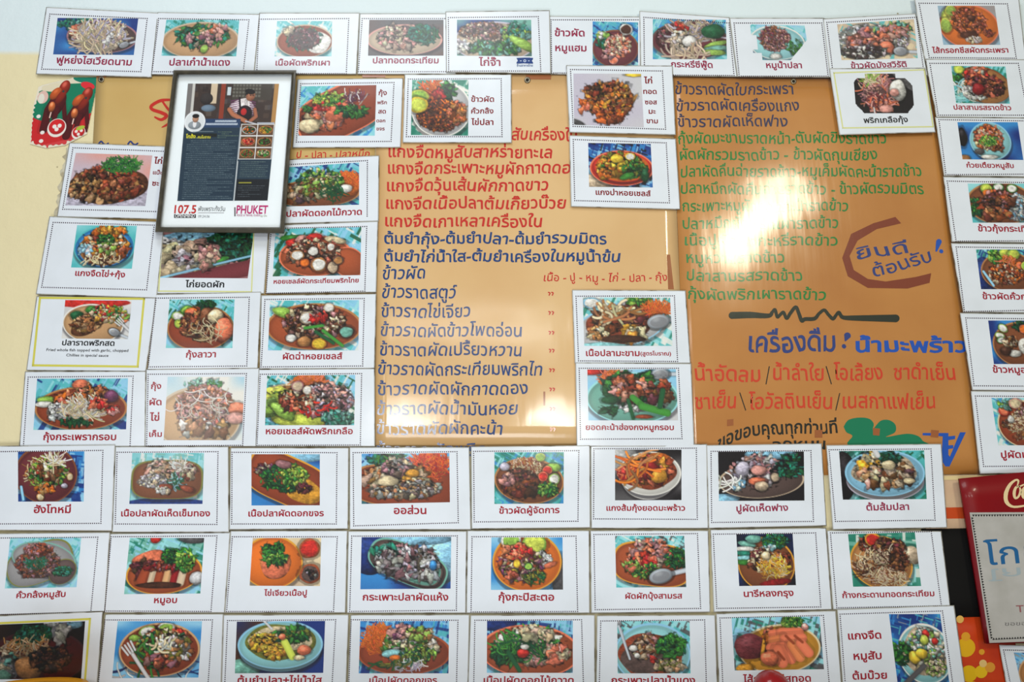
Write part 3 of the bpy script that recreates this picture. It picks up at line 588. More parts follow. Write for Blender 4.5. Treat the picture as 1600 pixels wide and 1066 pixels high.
card(2, '243 460 408 456 403 576 230 578', '244 466 389.4 464.6 385.6 572 231.5 573.5', '265 468 366.6 468 363 544 259 544',
     'W tea,lte,dgr,lbl; p .5 .58 .5 .46 rbr tan; d .15 .35 .1 .07 lgr wht .3; d .2 .5 .1 .07 lgr lim .2; d .28 .22 .1 .07 grn lgr; d .35 .28 .1 .08 org cor; l .55 .12 .15 .08 16 .06 dgr; b .5 .55 .3 .28 70 .06 1.8 brn,dbr,tan,rbr; o .58 .35 .1 .18 brn; o .72 .35 .12 .14 crm; o .85 .62 .14 .24 cor; s .6 .65 .22 .2 18 .2 .012 crm',
     [('กุ้งลาวา', 314, 554.5, 47, 'r')], 'card of prawns in dark sauce, second column, below chicken and greens', G2)
card(2, '39 580.5 228 580 227 698 30 698', '44 589.5 208 588 203 700 36.5 700', '58 592 200 591.5 197 671 52 672',
     'W tea,lbl,nav,lte; p .5 .58 .5 .42 rbr tan; o .12 .42 .1 .08 lgr; o .1 .5 .1 .06 wht; b .35 .42 .16 .16 20 .07 1.5 org,cor,shr; o .48 .12 .09 .1 cor; b .62 .3 .2 .14 40 .05 1.8 cor,tan,org,dbr; b .24 .65 .11 .14 40 .03 1.5 wht,wht,lgy; s .52 .6 .2 .18 90 .16 .015 crm,bei,wht; o .82 .35 .08 .12 pur; b .85 .62 .06 .07 16 .03 1.4 red,pnk; l .45 .85 .2 .05 16 .05 dgr; b .7 .5 .1 .1 10 .05 1.5 red,cor',
     [('กุ้งกระเพรากรอบ', 124.6, 683.5, 114, 'r')], 'card of crisp basil prawns with rice, just below the yellow-bordered fish card', G2)
card(1.5, '228 577 410 575 405 698 226 698', '231.5 585 385 584 379 696 229 697', '262 589 382 589 378 688 255.6 688',
     'N lbl wht; p .42 .65 .55 .5 ltn bei; l .45 .13 .25 .08 26 .06 mnt,grn; b .5 .5 .36 .36 200 .045 1.5 pnk,mve,cor,brn; s .5 .55 .4 .35 30 .2 .014 wht,bei; o .92 .5 .12 .1 cor; o .9 .65 .12 .09 pnk; b .5 .82 .3 .12 14 .06 .7 brn,tan,wht; h wht .2',  # the closing white haze is glare mixed into the print colours
     [('กุ้ง', 244, 604, 16, 'r'), ('ผัด', 243, 629, 19, 'r'), ('ไข่', 241.5, 653, 15, 'r'), ('เค็ม', 243, 679, 20, 'r')], 'washed-out card of prawns in salted egg, stacked caption on the left', G2)
card(1, '430 250 592.6 243 591.5 346 425 350', '436 258 574 251 573.6 341 432 341', '440 262 561 254 561 320 436 323',
     'W lbl,tea,nav; p .45 .68 .56 .34 brn tan; o .85 .5 .2 .3 org; s .87 .42 .12 .16 70 .12 .012 org,crt; b .3 .65 .24 .2 50 .06 1.5 bei,tan,dpl; l .5 .35 .28 .25 90 .05 grn,lgr,dgr,crm; b .5 .55 .3 .22 60 .05 1.8 lgr,olv,crm,brn; o .83 .6 .08 .1 wht; s .65 .6 .15 .2 20 .15 .015 dgr',
     [('เนื้อปลาผัดดอกไม้กวาด', 495, 333.5, 141, 'r')], 'card of stir-fried fish and flowers beside right edge of black frame', G2, sides='1100')
card(1.8, '421 352 590.7 345.6 588 457 415 459', '424 357 573 354 570 455 415.5 458.5', '430.5 358 564.6 355 563 430 426 432',
     'W lbl,tea,wht,dgr; p .48 .58 .42 .42 trc cor; p .86 .72 .2 .3 trc cor .5; o .25 .2 .2 .07 grn; o .22 .3 .09 .09 red; o .32 .24 .08 .1 pnk; o .46 .2 .1 .09 red; o .7 .26 .13 .07 crm .2; b .45 .52 .3 .24 110 .05 1.5 dbr,brn,bei,cor; d .27 .56 .08 .06 tan wht; d .45 .48 .07 .06 dbr wht; d .36 .72 .06 .05 rbr org; d .52 .76 .09 .08 tan wht; d .68 .82 .07 .08 dbr bei; d .65 .4 .05 .05 rbr wht; d .74 .68 .06 .05 dpl tan',
     [('หอยเชลล์ผัดกระเทียมพริกไทย', 494, 439.5, 133, 'r')], 'card of garlic pepper scallops on handled terracotta dish', G2)
card(2.6, '408 461.5 588 459 585.6 576 405 577', '414 468 569 466.6 566.6 572 408 573.5', '422 470 561 469 560 547.6 418.7 547.6',
     'W lbl,tea,wht,lte; p .5 .52 .53 .46 trc tan; o .17 .25 .14 .1 lgr .3; b .5 .45 .34 .32 130 .045 1.6 dbr,brn,crm,mve; d .42 .35 .08 .07 bei wht; d .66 .15 .06 .05 bei wht; d .25 .75 .06 .045 gry wht; o .4 .82 .08 .1 tan; d .86 .63 .09 .07 dbr mnt; d .56 .86 .08 .06 gld yel; t .4 .55 .6 .5 .016 grn; t .52 .62 .72 .85 .018 dgr; t .6 .6 .82 .9 .018 grn; b .55 .35 .1 .08 8 .05 1.5 red,pnk',
     [('ผัดฉ่าหอยเชลส์', 488.4, 557.5, 93, 'r')], 'card of scallops with long green peppers on brown plate', G2)
card(2.2, '404 577 585.6 575.4 586 698 399 698', '406.6 585 565 584 563 695.5 401.5 696', '417.5 587 555 586 553.4 664.6 414 664.6',
     'W lbl,tea,dgr,wht; p .4 .62 .5 .42 tan crm .2; o .48 .1 .18 .13 org; s .48 .1 .16 .1 50 .12 .012 org,cor; b .12 .55 .14 .2 10 .14 1.4 lgr,lim; o .4 .9 .3 .12 lim; o .2 .72 .16 .12 lgr .6; b .65 .5 .32 .32 170 .045 1.3 lil,mve,pnk,dpl; b .35 .5 .2 .2 50 .05 1.5 dbr,crm,rbr,cor; d .35 .22 .07 .06 mve bei; d .46 .3 .05 .05 bei wht; l .82 .85 .18 .14 40 .06 blg,mnt; s .5 .6 .3 .2 12 .05 .025 red',
     [('หอยเชลส์ผัดพริกเกลือ', 483.3, 674.5, 136, 'r')], 'card of salt and chilli scallops on pale green lettuce', G2)
# cards lying on the boards
card(2, '464.7 123.6 630 122 626 230.6 457 231', '470 131 615.6 129 611 221 463 222', '470.4 135 588 133 585.5 212 466 212',
     'W tea,lte,blu,lbl .7; p .55 .5 .62 .5 rbr cor -.45 3; o .35 .65 .34 .25 cor -.5; b .3 .65 .25 .2 26 .09 1.6 cor,crm,shr,pnk; o .14 .8 .14 .14 crm; o .52 .5 .2 .18 cor -.6; l .38 .28 .2 .14 50 .05 lgr,grn,lim; b .35 .4 .2 .08 12 .03 1.5 red; s .72 .22 .14 .1 30 .12 .014 pur,mar,wht; l .68 .52 .2 .12 34 .06 grn,dgr; l .1 .45 .06 .06 6 .05 grn',
     [('กุ้ง', 598, 145.5, 13, 'd'), ('พริก', 597, 160.5, 15, 'd'), ('สด', 597, 174.5, 12, 'd'), ('ดอก', 595, 189, 14, 'd'), ('ขจร', 594.6, 201.5, 13, 'd')], 'card of fried red fish right of the black frame, stacked dark red caption', G3)
card(2, '632 116 799 116 799.7 223.4 629 223', '638 123.6 783 123 784.4 213.6 635 213.6', '644 125 732 125 731.5 212 642 211',
     'N dgr blg; W mnt,blg,wht .4; p .52 .52 .52 .5 lgy wht; b .5 .62 .4 .3 320 .028 1.5 rbr,brn,org,dbr; b .8 .6 .16 .2 30 .05 1.6 org,tan,cor; s .4 .15 .12 .14 24 .3 .03 org,crt; l .62 .2 .16 .12 26 .08 grn,dgr; d .13 .3 .17 .12 lim lgr; d .12 .45 .17 .14 yel lim; b .48 .25 .1 .06 6 .08 1.4 red,org',
     [('ข้าวผัด', 754, 155.5, 36, 'd'), ('คั่วกลิ้ง', 753.6, 174, 35, 'd'), ('ไข่ปลา', 753.6, 191.5, 35, 'd')], 'card of brown dry-curry fried rice on white plate with lime wedges', G3)
card(4, '884.5 102 1051 102.6 1056 211 889.5 207', '891.4 108.6 1035 111 1040 202 895.5 197.5', '896 115 1001.7 115.5 1006 199 897 195',
     'N lil lgy; o .9 .02 .15 .04 yel; b .52 .5 .33 .32 110 .085 1.9 org,tan,gld,rbr; b .3 .3 .12 .1 8 .06 1.6 dbr,rbr; b .5 .82 .2 .1 16 .08 1.8 org,rbr; b .15 .62 .08 .14 6 .07 1.8 org,cor; o .05 .95 .12 .05 dgy .4',
     [('ไก่', 1012.7, 126.5, 13, 'd'), ('ทอด', 1015.5, 143.5, 21, 'd'), ('ซอส', 1017, 160, 19, 'd'), ('มะ', 1019, 174.5, 11, 'd'), ('ขาม', 1019, 189.5, 18, 'd')], 'card of golden fried chicken on pale plate above the red bowl card', G3)
card(2.6, '889.4 211.5 1056 216.6 1063 327.5 892 323', '895.7 218 1041 223.4 1046 317 898 313.5', '919 223.4 1016.7 225 1020 293 920.5 292',
     'W nav,blu,blk,lbl .3; o .1 .9 .3 .2 bei; p .52 .56 .5 .4 red cor; p .53 .53 .44 .34 org red; b .5 .5 .34 .28 60 .06 1.6 yel,org,olv,grn,gld; d .55 .52 .1 .09 gld yel; d .66 .3 .08 .06 yel wht; o .45 .35 .1 .1 yel; l .72 .58 .2 .2 50 .06 dgr,grn,olv; o .6 .74 .12 .07 grn -.3; b .25 .7 .14 .1 12 .05 1.3 gld,org; o .88 .72 .06 .16 dgr',
     [('แกงป่าหอยเชลส์', 973.7, 302, 86, 'd')], 'card of jungle curry in a bright red bowl', G3)
card(2, '893.7 453 1071.4 454 1079 568 898 568', '900 463 1053.7 462.4 1058.7 565 904 564', '910.6 464.7 1047 465.4 1051 540.6 913 540.6',
     'W lte,wht,tea,blg; p .42 .58 .52 .46 lgy lbl -.35 3; o .38 .62 .36 .32 rbr; d .1 .12 .1 .06 lbl wht; b .3 .5 .2 .22 24 .08 1.7 brn,dbr,rbr; b .6 .35 .22 .22 24 .08 1.6 mar,brn,rbr; s .35 .3 .25 .14 20 .2 .035 crm,tan; b .15 .75 .12 .12 16 .04 1.4 crm,tan; b .55 .72 .1 .14 8 .06 .7 crm,gld; l .65 .08 .14 .06 22 .05 grn,lgr; s .85 .22 .14 .1 60 .12 .012 org,crt; k .85 .5 .13 1.1 .42; o .2 1.0 .3 .08 lte; o .45 .85 .25 .08 dbr',
     [('เนื้อปลามะขาม', 957.5, 552.5, 84, 'r'), ('(สูตรโบราณ)', 1024.6, 553, 48, 'r')], 'upper of two cards on the seam, fish in brown tamarind sauce', G3)
card(3, '899 566.7 1080 568 1085 698 901 698', '905 575.6 1060 575.6 1065.6 685.7 907 686.5', '917.7 577.6 1056 577 1059.5 657 919.5 657',
     'N lbl lgy; o .05 .05 .14 .06 red; p .5 .56 .52 .5 mnt lte; o .26 .18 .1 .16 org; s .26 .18 .09 .14 40 .12 .012 org,cor; k .82 .1 .1 1.1 .1; b .6 .6 .3 .24 60 .03 1.4 wht,wht,lgy; l .48 .35 .3 .28 50 .09 dgr,grn,dgr; b .48 .35 .2 .2 24 .07 1.6 cor,rbr,pnk; b .8 .45 .14 .2 14 .07 1.3 mar,rbr,brn; t .5 .55 .62 .72 .035 grn; t .6 .72 .88 .85 .04 grn; t .84 .42 .8 .72 .03 dgr; t .45 .6 .5 .95 .02 dgr; o .25 .6 .1 .08 dgr; l .25 .8 .08 .08 8 .06 dgr; o .62 .92 .1 .04 rbr',
     [('ยอดคะน้าฮ่องกงหมูกรอบ', 984, 668.5, 138, 'r')], 'lower of two cards on the seam, bright green kale with crispy pork', G3)
card(6, '1296 107 1446 106 1462 207 1311.6 211', '1303 114 1444 109 1458 198 1317 200', '1333 115 1424 115 1429 177 1338 177',
     'N blk blk; o .88 .2 .3 .1 dgy .7 .2; s .4 .42 .22 .34 90 .25 .022 pnk,cor,mve,bei; s .3 .1 .14 .12 24 .14 .03 lgr,crm; b .35 .55 .2 .25 30 .04 2 mve,pnk; s .42 .75 .2 .14 40 .2 .03 cor,pnk,mar; o .74 .42 .14 .26 wht; o .68 .48 .08 .1 pnk; o .52 .88 .12 .1 pnk; t .31 .85 .32 1 .012 lgy',
     [('พริกเกลือกุ้ง', 1384, 188, 69, 'k')], 'pale yellow-ruled card of pink prawns and egg on black octagonal plate', G3, style='paleyellow',
     shape=lambda u, v: (u + v * .55 > .12) & ((1 - u) + v * .6 > .18) & (u + (1 - v) * .6 > .14) & ((1 - u) + (1 - v) * .6 > .12) & ~((v < .12) & ((u < .2) | (u > .72))))
# right column
card(5.6, '1428 -6 1592 -6 1603 94 1445 95', '1436 5 1574 6 1588 91 1452 90', '1465 9 1554 9 1563 70 1474 70',
     'N lbl gry; p .5 .52 .52 .56 org cor; d .16 .28 .12 .14 lgr lim; d .1 .5 .1 .13 lim lgr; d .22 .14 .1 .1 lim lgr; b .5 .4 .3 .34 110 .045 2 rbr,brn,cor,org; o .48 .75 .16 .1 dbr; o .56 .32 .07 .08 dbr; b .55 .86 .14 .08 24 .03 1.4 crm,wht; b .82 .7 .08 .1 10 .04 1.4 dbr,rbr; h mve .15',
     [('ไส้กรอกชีสผัดกระเพรา', 1516, 79, 119, 'r')], 'top right corner card, orange plate with lime slices', G4)
card(6.8, '1446 92 1606 93 1622 185 1463 183', '1453 99 1591 99 1606 180 1466 180', '1486 103 1571 104 1578 162 1494 161',
     'W lte,tea,blg; p .55 .5 .5 .48 tan brn .2; d .14 .1 .1 .08 lgr lim; l .1 .35 .1 .1 16 .07 dgr,grn; s .15 .7 .14 .2 16 .3 .03 lte,wht; b .4 .7 .24 .2 110 .035 1.6 wht,wht,lgy; b .45 .3 .22 .22 40 .07 1.5 rbr,red,cor,mar; b .7 .55 .22 .25 60 .06 1.5 rbr,mar,dbr,cor; b .48 .1 .16 .08 12 .05 1.4 wht,cor; o .45 .62 .12 .16 drd',
     [('ปลาสามรสราดข้าว', 1535, 168.5, 90, 'r')], 'right column card of red-sauced fish over rice, second from top', G4)
card(5.8, '1461 183 1620 184 1640 277 1475 275', '1467 187 1610 189 1626 272 1478 273', '1496 191 1590 191 1599 250 1504 249',
     'N blu nav; o .05 .4 .08 .25 blk; p .5 .5 .34 .5 lte lbl; b .48 .42 .24 .34 150 .035 1.6 cor,crm,rbr,pnk,org; l .48 .5 .16 .14 50 .035 grn,lgr; o .3 .78 .08 .08 dgy; o .45 .92 .14 .06 wht; b .6 .7 .1 .08 16 .03 1.6 brn,rbr; o .02 .95 .12 .08 tan',
     [('ก๋วยเตี๋ยวหมูสับ', 1547, 259, 74, 'r')], 'right column card of minced pork noodles in pale blue round bowl', G4)
card(4.8, '1474 276 1642 278 1655 380 1487 378', '1480 283 1632 286 1646 376 1494 377', '1512 287 1606 287 1614 348 1520 348',
     'N lte tea; p .5 .5 .56 .54 brn tan; d .3 .13 .1 .08 lgr lim; d .5 .1 .09 .07 grn wht; d .72 .13 .09 .07 grn wht; o .35 .25 .12 .1 org; l .1 .6 .16 .2 36 .06 dgr,grn; b .78 .6 .22 .34 110 .035 1.5 wht,lbl,lgy; b .45 .48 .26 .24 40 .09 1.7 rbr,brn,mve,dbr; b .42 .8 .25 .1 10 .09 1.8 rbr,tan; o .98 .8 .12 .3 nav',
     [('ข้าวกุ้งกระเทียม', 1575, 358, 94, 'r')], 'right column card of garlic prawns between rice and dark greens', G4)
card(4.0, '1486 380 1650 381 1670 490 1505 488', '1494 386 1640 388 1654 484 1507 487', '1525 390 1618 390 1626 452 1533 452',
     'N nav blu; W tea,lte,blg,nav; o .1 .7 .22 .5 nav; p .5 .55 .46 .5 brn tan; b .45 .62 .3 .26 160 .035 2 rbr,bei,brn,org; l .32 .2 .14 .16 16 .08 grn,lgr; d .48 .1 .1 .08 lgr lim; d .62 .12 .1 .08 lgr lim; s .5 .28 .15 .08 20 .12 .02 org,cor; d .7 .4 .07 .06 org cor; d .8 .42 .08 .08 lim lgr; t .08 .55 .22 .9 .02 lbl',
     [('ข้าวผัดคั่วกลิ้ง', 1578, 464, 86, 'r')], 'right column card of rice, orange shreds and limes on navy cloth', G4)
card(3.2, '1500 489 1665 491 1685 612 1519 610', '1509 497 1655 499 1672 604 1522 603', '1544 501 1630 501 1640 569 1553 569',
     'N nav blu; p .55 .55 .52 .52 brn tan; l .55 .12 .12 .08 14 .07 dgr; d .25 .18 .09 .07 lgr wht .7; d .18 .35 .09 .06 lgr wht .3; d .2 .45 .09 .06 grn wht; b .35 .5 .14 .12 16 .07 2.4 brn,bei,dbr; o .7 .6 .22 .22 wht; o .68 .58 .09 .09 org; d .62 .2 .08 .08 cor org; d .75 .28 .08 .07 cor org; o .4 .75 .12 .08 wht; o .25 .7 .1 .1 dbr',
     [('ข้าวหมูอบ', 1582, 578.5, 62, 'r')], 'right column card with fried egg and roast pork on navy cloth', G4)
card(2.6, '1517 611 1690 612 1705 738 1531 741', '1524 619 1680 620 1692 728 1537 729', '1549 622 1635 622 1645 696 1560 696',
     'W lte,tea,wht,blu; p .55 .55 .5 .5 rbr crm; d .2 .27 .1 .1 red cor; l .24 .15 .1 .08 8 .09 lgr,mnt; d .42 .12 .12 .1 pnk crm; b .55 .42 .2 .2 60 .05 1.6 mve,bei,brn; b .22 .55 .08 .08 12 .04 1.6 brn,dpl; s .45 .6 .16 .22 40 .16 .02 crm,bei,brn; o .3 .45 .06 .08 wht; b .5 .8 .16 .08 16 .05 1.6 brn,tan',
     [('ปูผัดมะขาม', 1602, 711, 76, 'r')], 'lowest right column card, crab on brown plate above the red sign', G4)
# third row from the bottom
card(4, '-12 697 180 695 175.4 830 -22 829', '-8 706 160.7 704 157.6 818 -16 819', '28 706 132 705.5 130.8 784 28.4 784',
     'W blu,nav,lbl .1; p .42 .45 .47 .58 mar brn; s .4 .4 .3 .3 80 .14 .018 crm,lgr,olv,tan; l .45 .45 .3 .24 50 .05 grn,dgr,lgr; b .45 .4 .2 .16 16 .06 1.6 brn,crm,rbr; s .6 .18 .14 .14 14 .2 .02 crm,wht; d .78 .5 .05 .06 tan crm; d .34 .9 .06 .06 tan crm; o .7 .68 .05 .05 lil; b .4 .75 .15 .08 14 .05 1.6 org,tan; t .05 .7 .08 .95 .02 lbl',
     [('ฮังโทหมี่', 81.7, 797, 58, 'r')], 'far left card of noodles with sprouts on dark round plate over blue cloth', GA)
card(3, '180 698 357 698 358 832 175 832', '183 707 340.6 706 338.8 819.7 180 819', '206.7 708 319 708 316.4 787.7 202 787.7',
     'W lte,tea,wht,mnt .1; o .5 .98 .6 .1 nav 0 .2; p .5 .52 .49 .38 brn olv 0 3.4; b .45 .4 .22 .2 40 .08 1.4 bei,pnk,ltn,crm; b .3 .55 .2 .14 60 .025 1.5 wht,crm,lil; b .75 .35 .12 .16 24 .06 1.5 rbr,mve,crm; s .66 .25 .14 .08 16 .14 .018 wht,bei; s .62 .55 .08 .14 22 .12 .016 dgr,lte; o .48 .68 .1 .08 rbr; o .78 .7 .1 .06 rbr .3; b .45 .72 .1 .08 14 .03 1.3 wht,crm; h lil .12',
     [('เนื้อปลาผัดเห็ดเข็มทอง', 258.7, 803, 139, 'r')], 'card of fish and needle mushrooms in long oval dish on pale cloth', GA)
card(3.3, '360 699.7 545 699.7 544 827 358 828', '362.6 707 526.5 707.6 525.4 819 362 819', '392.8 710 499.7 710 499.7 789.8 393 790',
     'N blu nav; o .75 .04 .4 .12 lbl; p .52 .5 .62 .46 rbr gld .42 3.4; o .75 .7 .3 .24 gld .4 .4; b .2 .3 .12 .1 20 .05 1.5 mar,pur,bei; l .45 .48 .32 .26 120 .05 dgr,grn,dgr; b .62 .4 .2 .2 70 .035 2 lgr,grn,lim; o .47 .2 .12 .08 mve .2; b .75 .68 .1 .1 14 .05 1.6 mar,dbr',
     [('เนื้อปลาผัดดอกขจร', 447, 803, 118, 'r')], 'card of fish with green buds in slanted amber square dish', GA)
card(3, '546 699 733.4 699 736 828 546 828', '551.7 707.6 714 706 716 817 552.7 822', '565 709.4 702 708 703 785 565 787.7',
     'W blu,lbl,nav,tea .8; p .5 .65 .62 .42 rbr tan .08 3; l .3 .12 .2 .1 30 .07 blg,grn; s .78 .22 .2 .26 160 .14 .012 crt,org,red; b .4 .5 .36 .22 40 .09 1.6 crm,bei,gld,tan; b .42 .28 .16 .16 44 .05 1.3 mve,dpl,gry,bei; b .5 .72 .42 .16 90 .045 1.2 gry,dpl,bei,tan; o .58 .4 .08 .08 gld; o .3 .55 .12 .1 crm',
     [('ออส่วน', 640.7, 798.5, 51, 'r')], 'card of oyster omelette with orange carrot shreds, fourth from left', GA)
card(3.3, '735.8 698 922 696 922.7 825 736.5 827', '740 705.5 904.4 704.4 903 814.7 741 815.8', '772.5 707 881 706.8 880.5 787 772.5 787.7',
     'W tea,blg,lte,blu; p .5 .55 .5 .44 brn tan .1; s .45 .28 .22 .16 170 .06 .018 tan,bei,rbr,crm; d .66 .1 .07 .06 lim lgr; o .84 .3 .12 .08 lgr; b .38 .6 .26 .22 50 .08 1.3 mar,rbr,brn,dbr; b .2 .5 .1 .12 8 .06 1.4 mve,pnk; d .76 .35 .07 .06 cor red; d .7 .47 .07 .07 cor red; d .86 .52 .08 .08 lgr wht; l .77 .72 .15 .12 44 .05 grn,dgr,lgr; o .15 .28 .07 .08 lil',
     [('ข้าวผัดผู้จัดการ', 827, 798.3, 94.5, 'r')], 'card of brown fried rice with tomato, cucumber and herbs', GA)
card(3, '922.7 694 1104.7 694 1107 826 923.5 826', '928 701.5 1088 700.5 1089.5 811.8 927.5 811', '961 702.8 1064.8 702.8 1064.8 781.6 961 782',
     'N blk dgy; o .1 .2 .25 .3 gry; p .5 .58 .4 .4 lgy wht; p .52 .47 .47 .43 wht wht; o .52 .44 .4 .33 rbr 0 .4; o .6 .2 .24 .14 org; o .5 .3 .24 .2 gld .4; b .5 .42 .34 .28 30 .1 1.9 org,gld,rbr,drd,cor; o .22 .5 .2 .18 red .4; s .2 .48 .16 .16 30 .12 .02 cor,drd,org; o .54 .33 .17 .09 drd .5; o .66 .52 .12 .14 gld -.3; s .32 .4 .14 .26 10 .4 .04 org,tan',
     [('แกงส้มกุ้งยอดมะพร้าว', 1009, 794.6, 123, 'r')], 'card of orange prawn curry in a white footed bowl', GA)
card(3.3, '1103.7 695.8 1284 693 1291.7 822 1107 826', '1111 705.5 1267 704.4 1271 815 1112 816.6', '1122 706 1256 705.7 1257 782.4 1123.4 783',
     'N blk blk; o .6 .05 .3 .12 lbl; o .05 .95 .2 .1 lbl; p .5 .58 .5 .36 dpl bei -.05; b .45 .42 .28 .28 60 .08 1.5 lil,pnk,mve,lgy; o .28 .36 .08 .16 lil .4; o .47 .38 .09 .1 pnk; o .45 .6 .1 .08 cor; d .66 .52 .06 .06 dpl bei; d .68 .32 .06 .05 mve lil; b .22 .65 .07 .1 10 .05 1.5 lbl,wht; l .84 .3 .16 .22 50 .06 dgr,blg,blk; o .5 .7 .08 .1 bei; s .1 .65 .1 .1 6 .2 .02 wht',
     [('ปูผัดเห็ดฟาง', 1191, 794.8, 81, 'p')], 'card of crab and straw mushrooms on black-backed oval plate', GA)
card(3, '1291 695.8 1471 693.7 1480 825 1301 828', '1295.4 703 1454.6 701.8 1461 813 1305.4 815', '1311 705 1444 704 1448 780 1317 781',
     'W tea,blg,dgr,lte .9; o .05 .5 .12 .5 blk; p .52 .62 .46 .4 lgy lil; p .52 .46 .47 .47 lbl lbl; o .52 .42 .38 .34 bei 0 .3; b .4 .35 .18 .2 16 .1 1.4 crm,egg,bei; b .52 .55 .3 .18 24 .08 1.2 ltn,pnk,crm,brn; l .58 .16 .12 .12 22 .07 dgr,blg; b .72 .45 .14 .14 12 .07 1.6 dpl,brn,bei; o .57 .3 .08 .1 crm; t .42 .0 .45 .1 .03 lgy; o .8 .62 .07 .06 crm',
     [('ต้มส้มปลา', 1387, 793, 67, 'p')], 'card of pale fish soup in a light blue bowl, last of its row', GA)
# second row from the bottom
card(2, '-14 834 172 831.5 164 956 -24 962', '-8 841 152.8 839.7 141.8 957 -18 961', '16 840.7 127 840 119.5 917.7 7.4 919.8',
     'W lte,lbl,tea; p .45 .5 .47 .4 gry olv -.35 2.6; p .5 .42 .46 .33 gry mnt .2; p .78 .68 .2 .24 dpl olv -.6; b .42 .52 .3 .28 190 .03 1.4 brn,dpl,rbr,mve; b .4 .24 .2 .12 50 .03 1.5 rbr,mve; s .4 .5 .16 .12 60 .06 .012 blg,dgr; b .78 .68 .12 .1 40 .022 1.4 dgr,blg; h lil .10',
     [('คั่วกลิ้งหมูสับ', 64, 930, 77, 'r')], 'far left card of dry curry mince with leaf-shaped sauce dish', GB)
card(2.1, '172 834 359.8 832 351 958 163 958', '173.8 839 339 837.6 329.6 955.7 163.5 955', '202.7 840.7 319 841 313 927.6 193.8 928.7',
     'W lte,mnt,blg,lbl .4; o .35 .02 .07 .08 red; o .85 .03 .18 .07 dgy; p .5 .62 .5 .38 trc gld -.08; o .3 .36 .24 .13 cor -.2; o .3 .5 .26 .1 mar; b .22 .55 .12 .14 20 .06 1.6 dbr,mar; t .28 .55 .22 .75 .07 rbr; t .38 .5 .34 .78 .05 bei; t .47 .5 .43 .8 .06 rbr; t .57 .5 .53 .8 .05 ltn; t .66 .53 .63 .8 .05 drd; t .75 .58 .72 .8 .05 bei; b .45 .52 .22 .07 18 .05 2 mve,drd,rbr; o .45 .84 .3 .06 dbr; l .58 .32 .12 .12 44 .05 grn,dgr; l .76 .4 .13 .2 44 .06 lgr,grn; o .93 .72 .09 .12 lgy',
     [('หมูอบ', 258.7, 938.5, 36, 'r')], 'card of sliced roast pork belly with herbs on orange plate', GB)
card(2, '360 829.5 543 829 540 958 351 958', '363 839 527 839 521 955.7 354 955.7', '395 841 501.8 841 500 916 390 915.5',
     'N crm bei; p .3 .5 .44 .55 org gld .1; o .35 .55 .22 .3 shr .2; o .35 .58 .2 .26 cor .2 .5; l .3 .22 .16 .1 26 .07 dgr,grn; l .34 .42 .16 .14 44 .06 lgr,grn,dgr; d .83 .22 .15 .14 trc red; d .85 .74 .15 .14 trc dpl; b .85 .74 .09 .12 14 .03 1.3 blk,dbr,gry',
     [('ไข่เจียวเนื้อปู', 446, 927.5, 67, 'r')], 'card of crab omelette with two round dipping sauce bowls', GB)
card(2.1, '543.8 830 729.5 830 728 958.5 541.7 958.5', '549.6 838 714.5 837.6 713 954 546.4 955.7', '565 839.7 705 839 704 920 563 921',
     'N nav blu 4; o .1 .3 .3 .4 nav; o .9 .4 .25 .5 lbl; o .6 .05 .4 .12 lbl; p .52 .52 .46 .36 dpl mnt .4 2.8; p .52 .52 .4 .3 mnt dpl .4 2.8; b .52 .48 .3 .3 70 .08 2.4 lil,mve,gry,dpl,lgy; l .25 .3 .14 .2 12 .07 blg; b .75 .6 .12 .2 14 .08 2 dpl,lgy; o .8 .55 .04 .1 blu; b .3 .5 .14 .2 20 .06 1.6 gry,dpl',
     [('กระเพาะปลาผัดแห้ง', 633.6, 934, 134, 'r')], 'card of grey fried fish maw in pointed dish on blue cloth', GB)
card(2, '730 829 921 829 921.7 958.5 728.5 958.5', '737.6 839 900 838 902.5 955.7 736 956.5', '767.8 840 878.9 840 879.7 921.6 767 922',
     'N lbl blu; o .95 .8 .1 .4 dgy; p .5 .46 .48 .56 org gld; d .28 .06 .14 .13 wht lgr; d .6 .12 .17 .15 lgr lim; b .7 .42 .14 .14 70 .025 1.5 wht,wht,lgy; b .42 .52 .3 .32 90 .05 1.7 rbr,mve,pur,olv,crm; b .38 .28 .22 .14 24 .06 2 cor,red,shr; d .36 .5 .05 .06 gld yel; d .52 .55 .06 .05 dgr lgr; d .32 .66 .06 .05 olv yel; d .7 .72 .06 .05 dgr lgr; l .6 .78 .16 .12 26 .05 olv,dgr; o .82 .52 .09 .05 cor -.3; b .3 .75 .1 .1 8 .05 1.4 cor,rbr',
     [('กุ้งกะปิสะตอ', 822.4, 934, 87, 'r')], 'card of shrimp paste prawns with cucumber on orange plate', GB)
card(2.1, '922 829 1107 829 1110 957 923.5 958.5', '928 835.5 1089.7 834 1094.7 951 930 953', '961 837.6 1069 837.6 1072.4 917.6 963 918.4',
     'W lte,tea,wht,dgy; p .52 .55 .56 .42 trc gld .12 3; b .5 .38 .3 .26 60 .08 1.5 pnk,mve,cor,bei; b .4 .5 .2 .14 12 .08 1.6 red,cor; l .88 .45 .16 .2 44 .06 dgr,grn; l .42 .68 .2 .14 40 .05 lgr,grn,dgr; b .22 .55 .1 .1 10 .06 1.6 cor,lgr; k .64 .78 .17 1.05 .65',
     [('ผัดผักบุ้งสามรส', 1021.5, 932, 89, 'r')], 'card of pink prawns with a large serving spoon', GB)
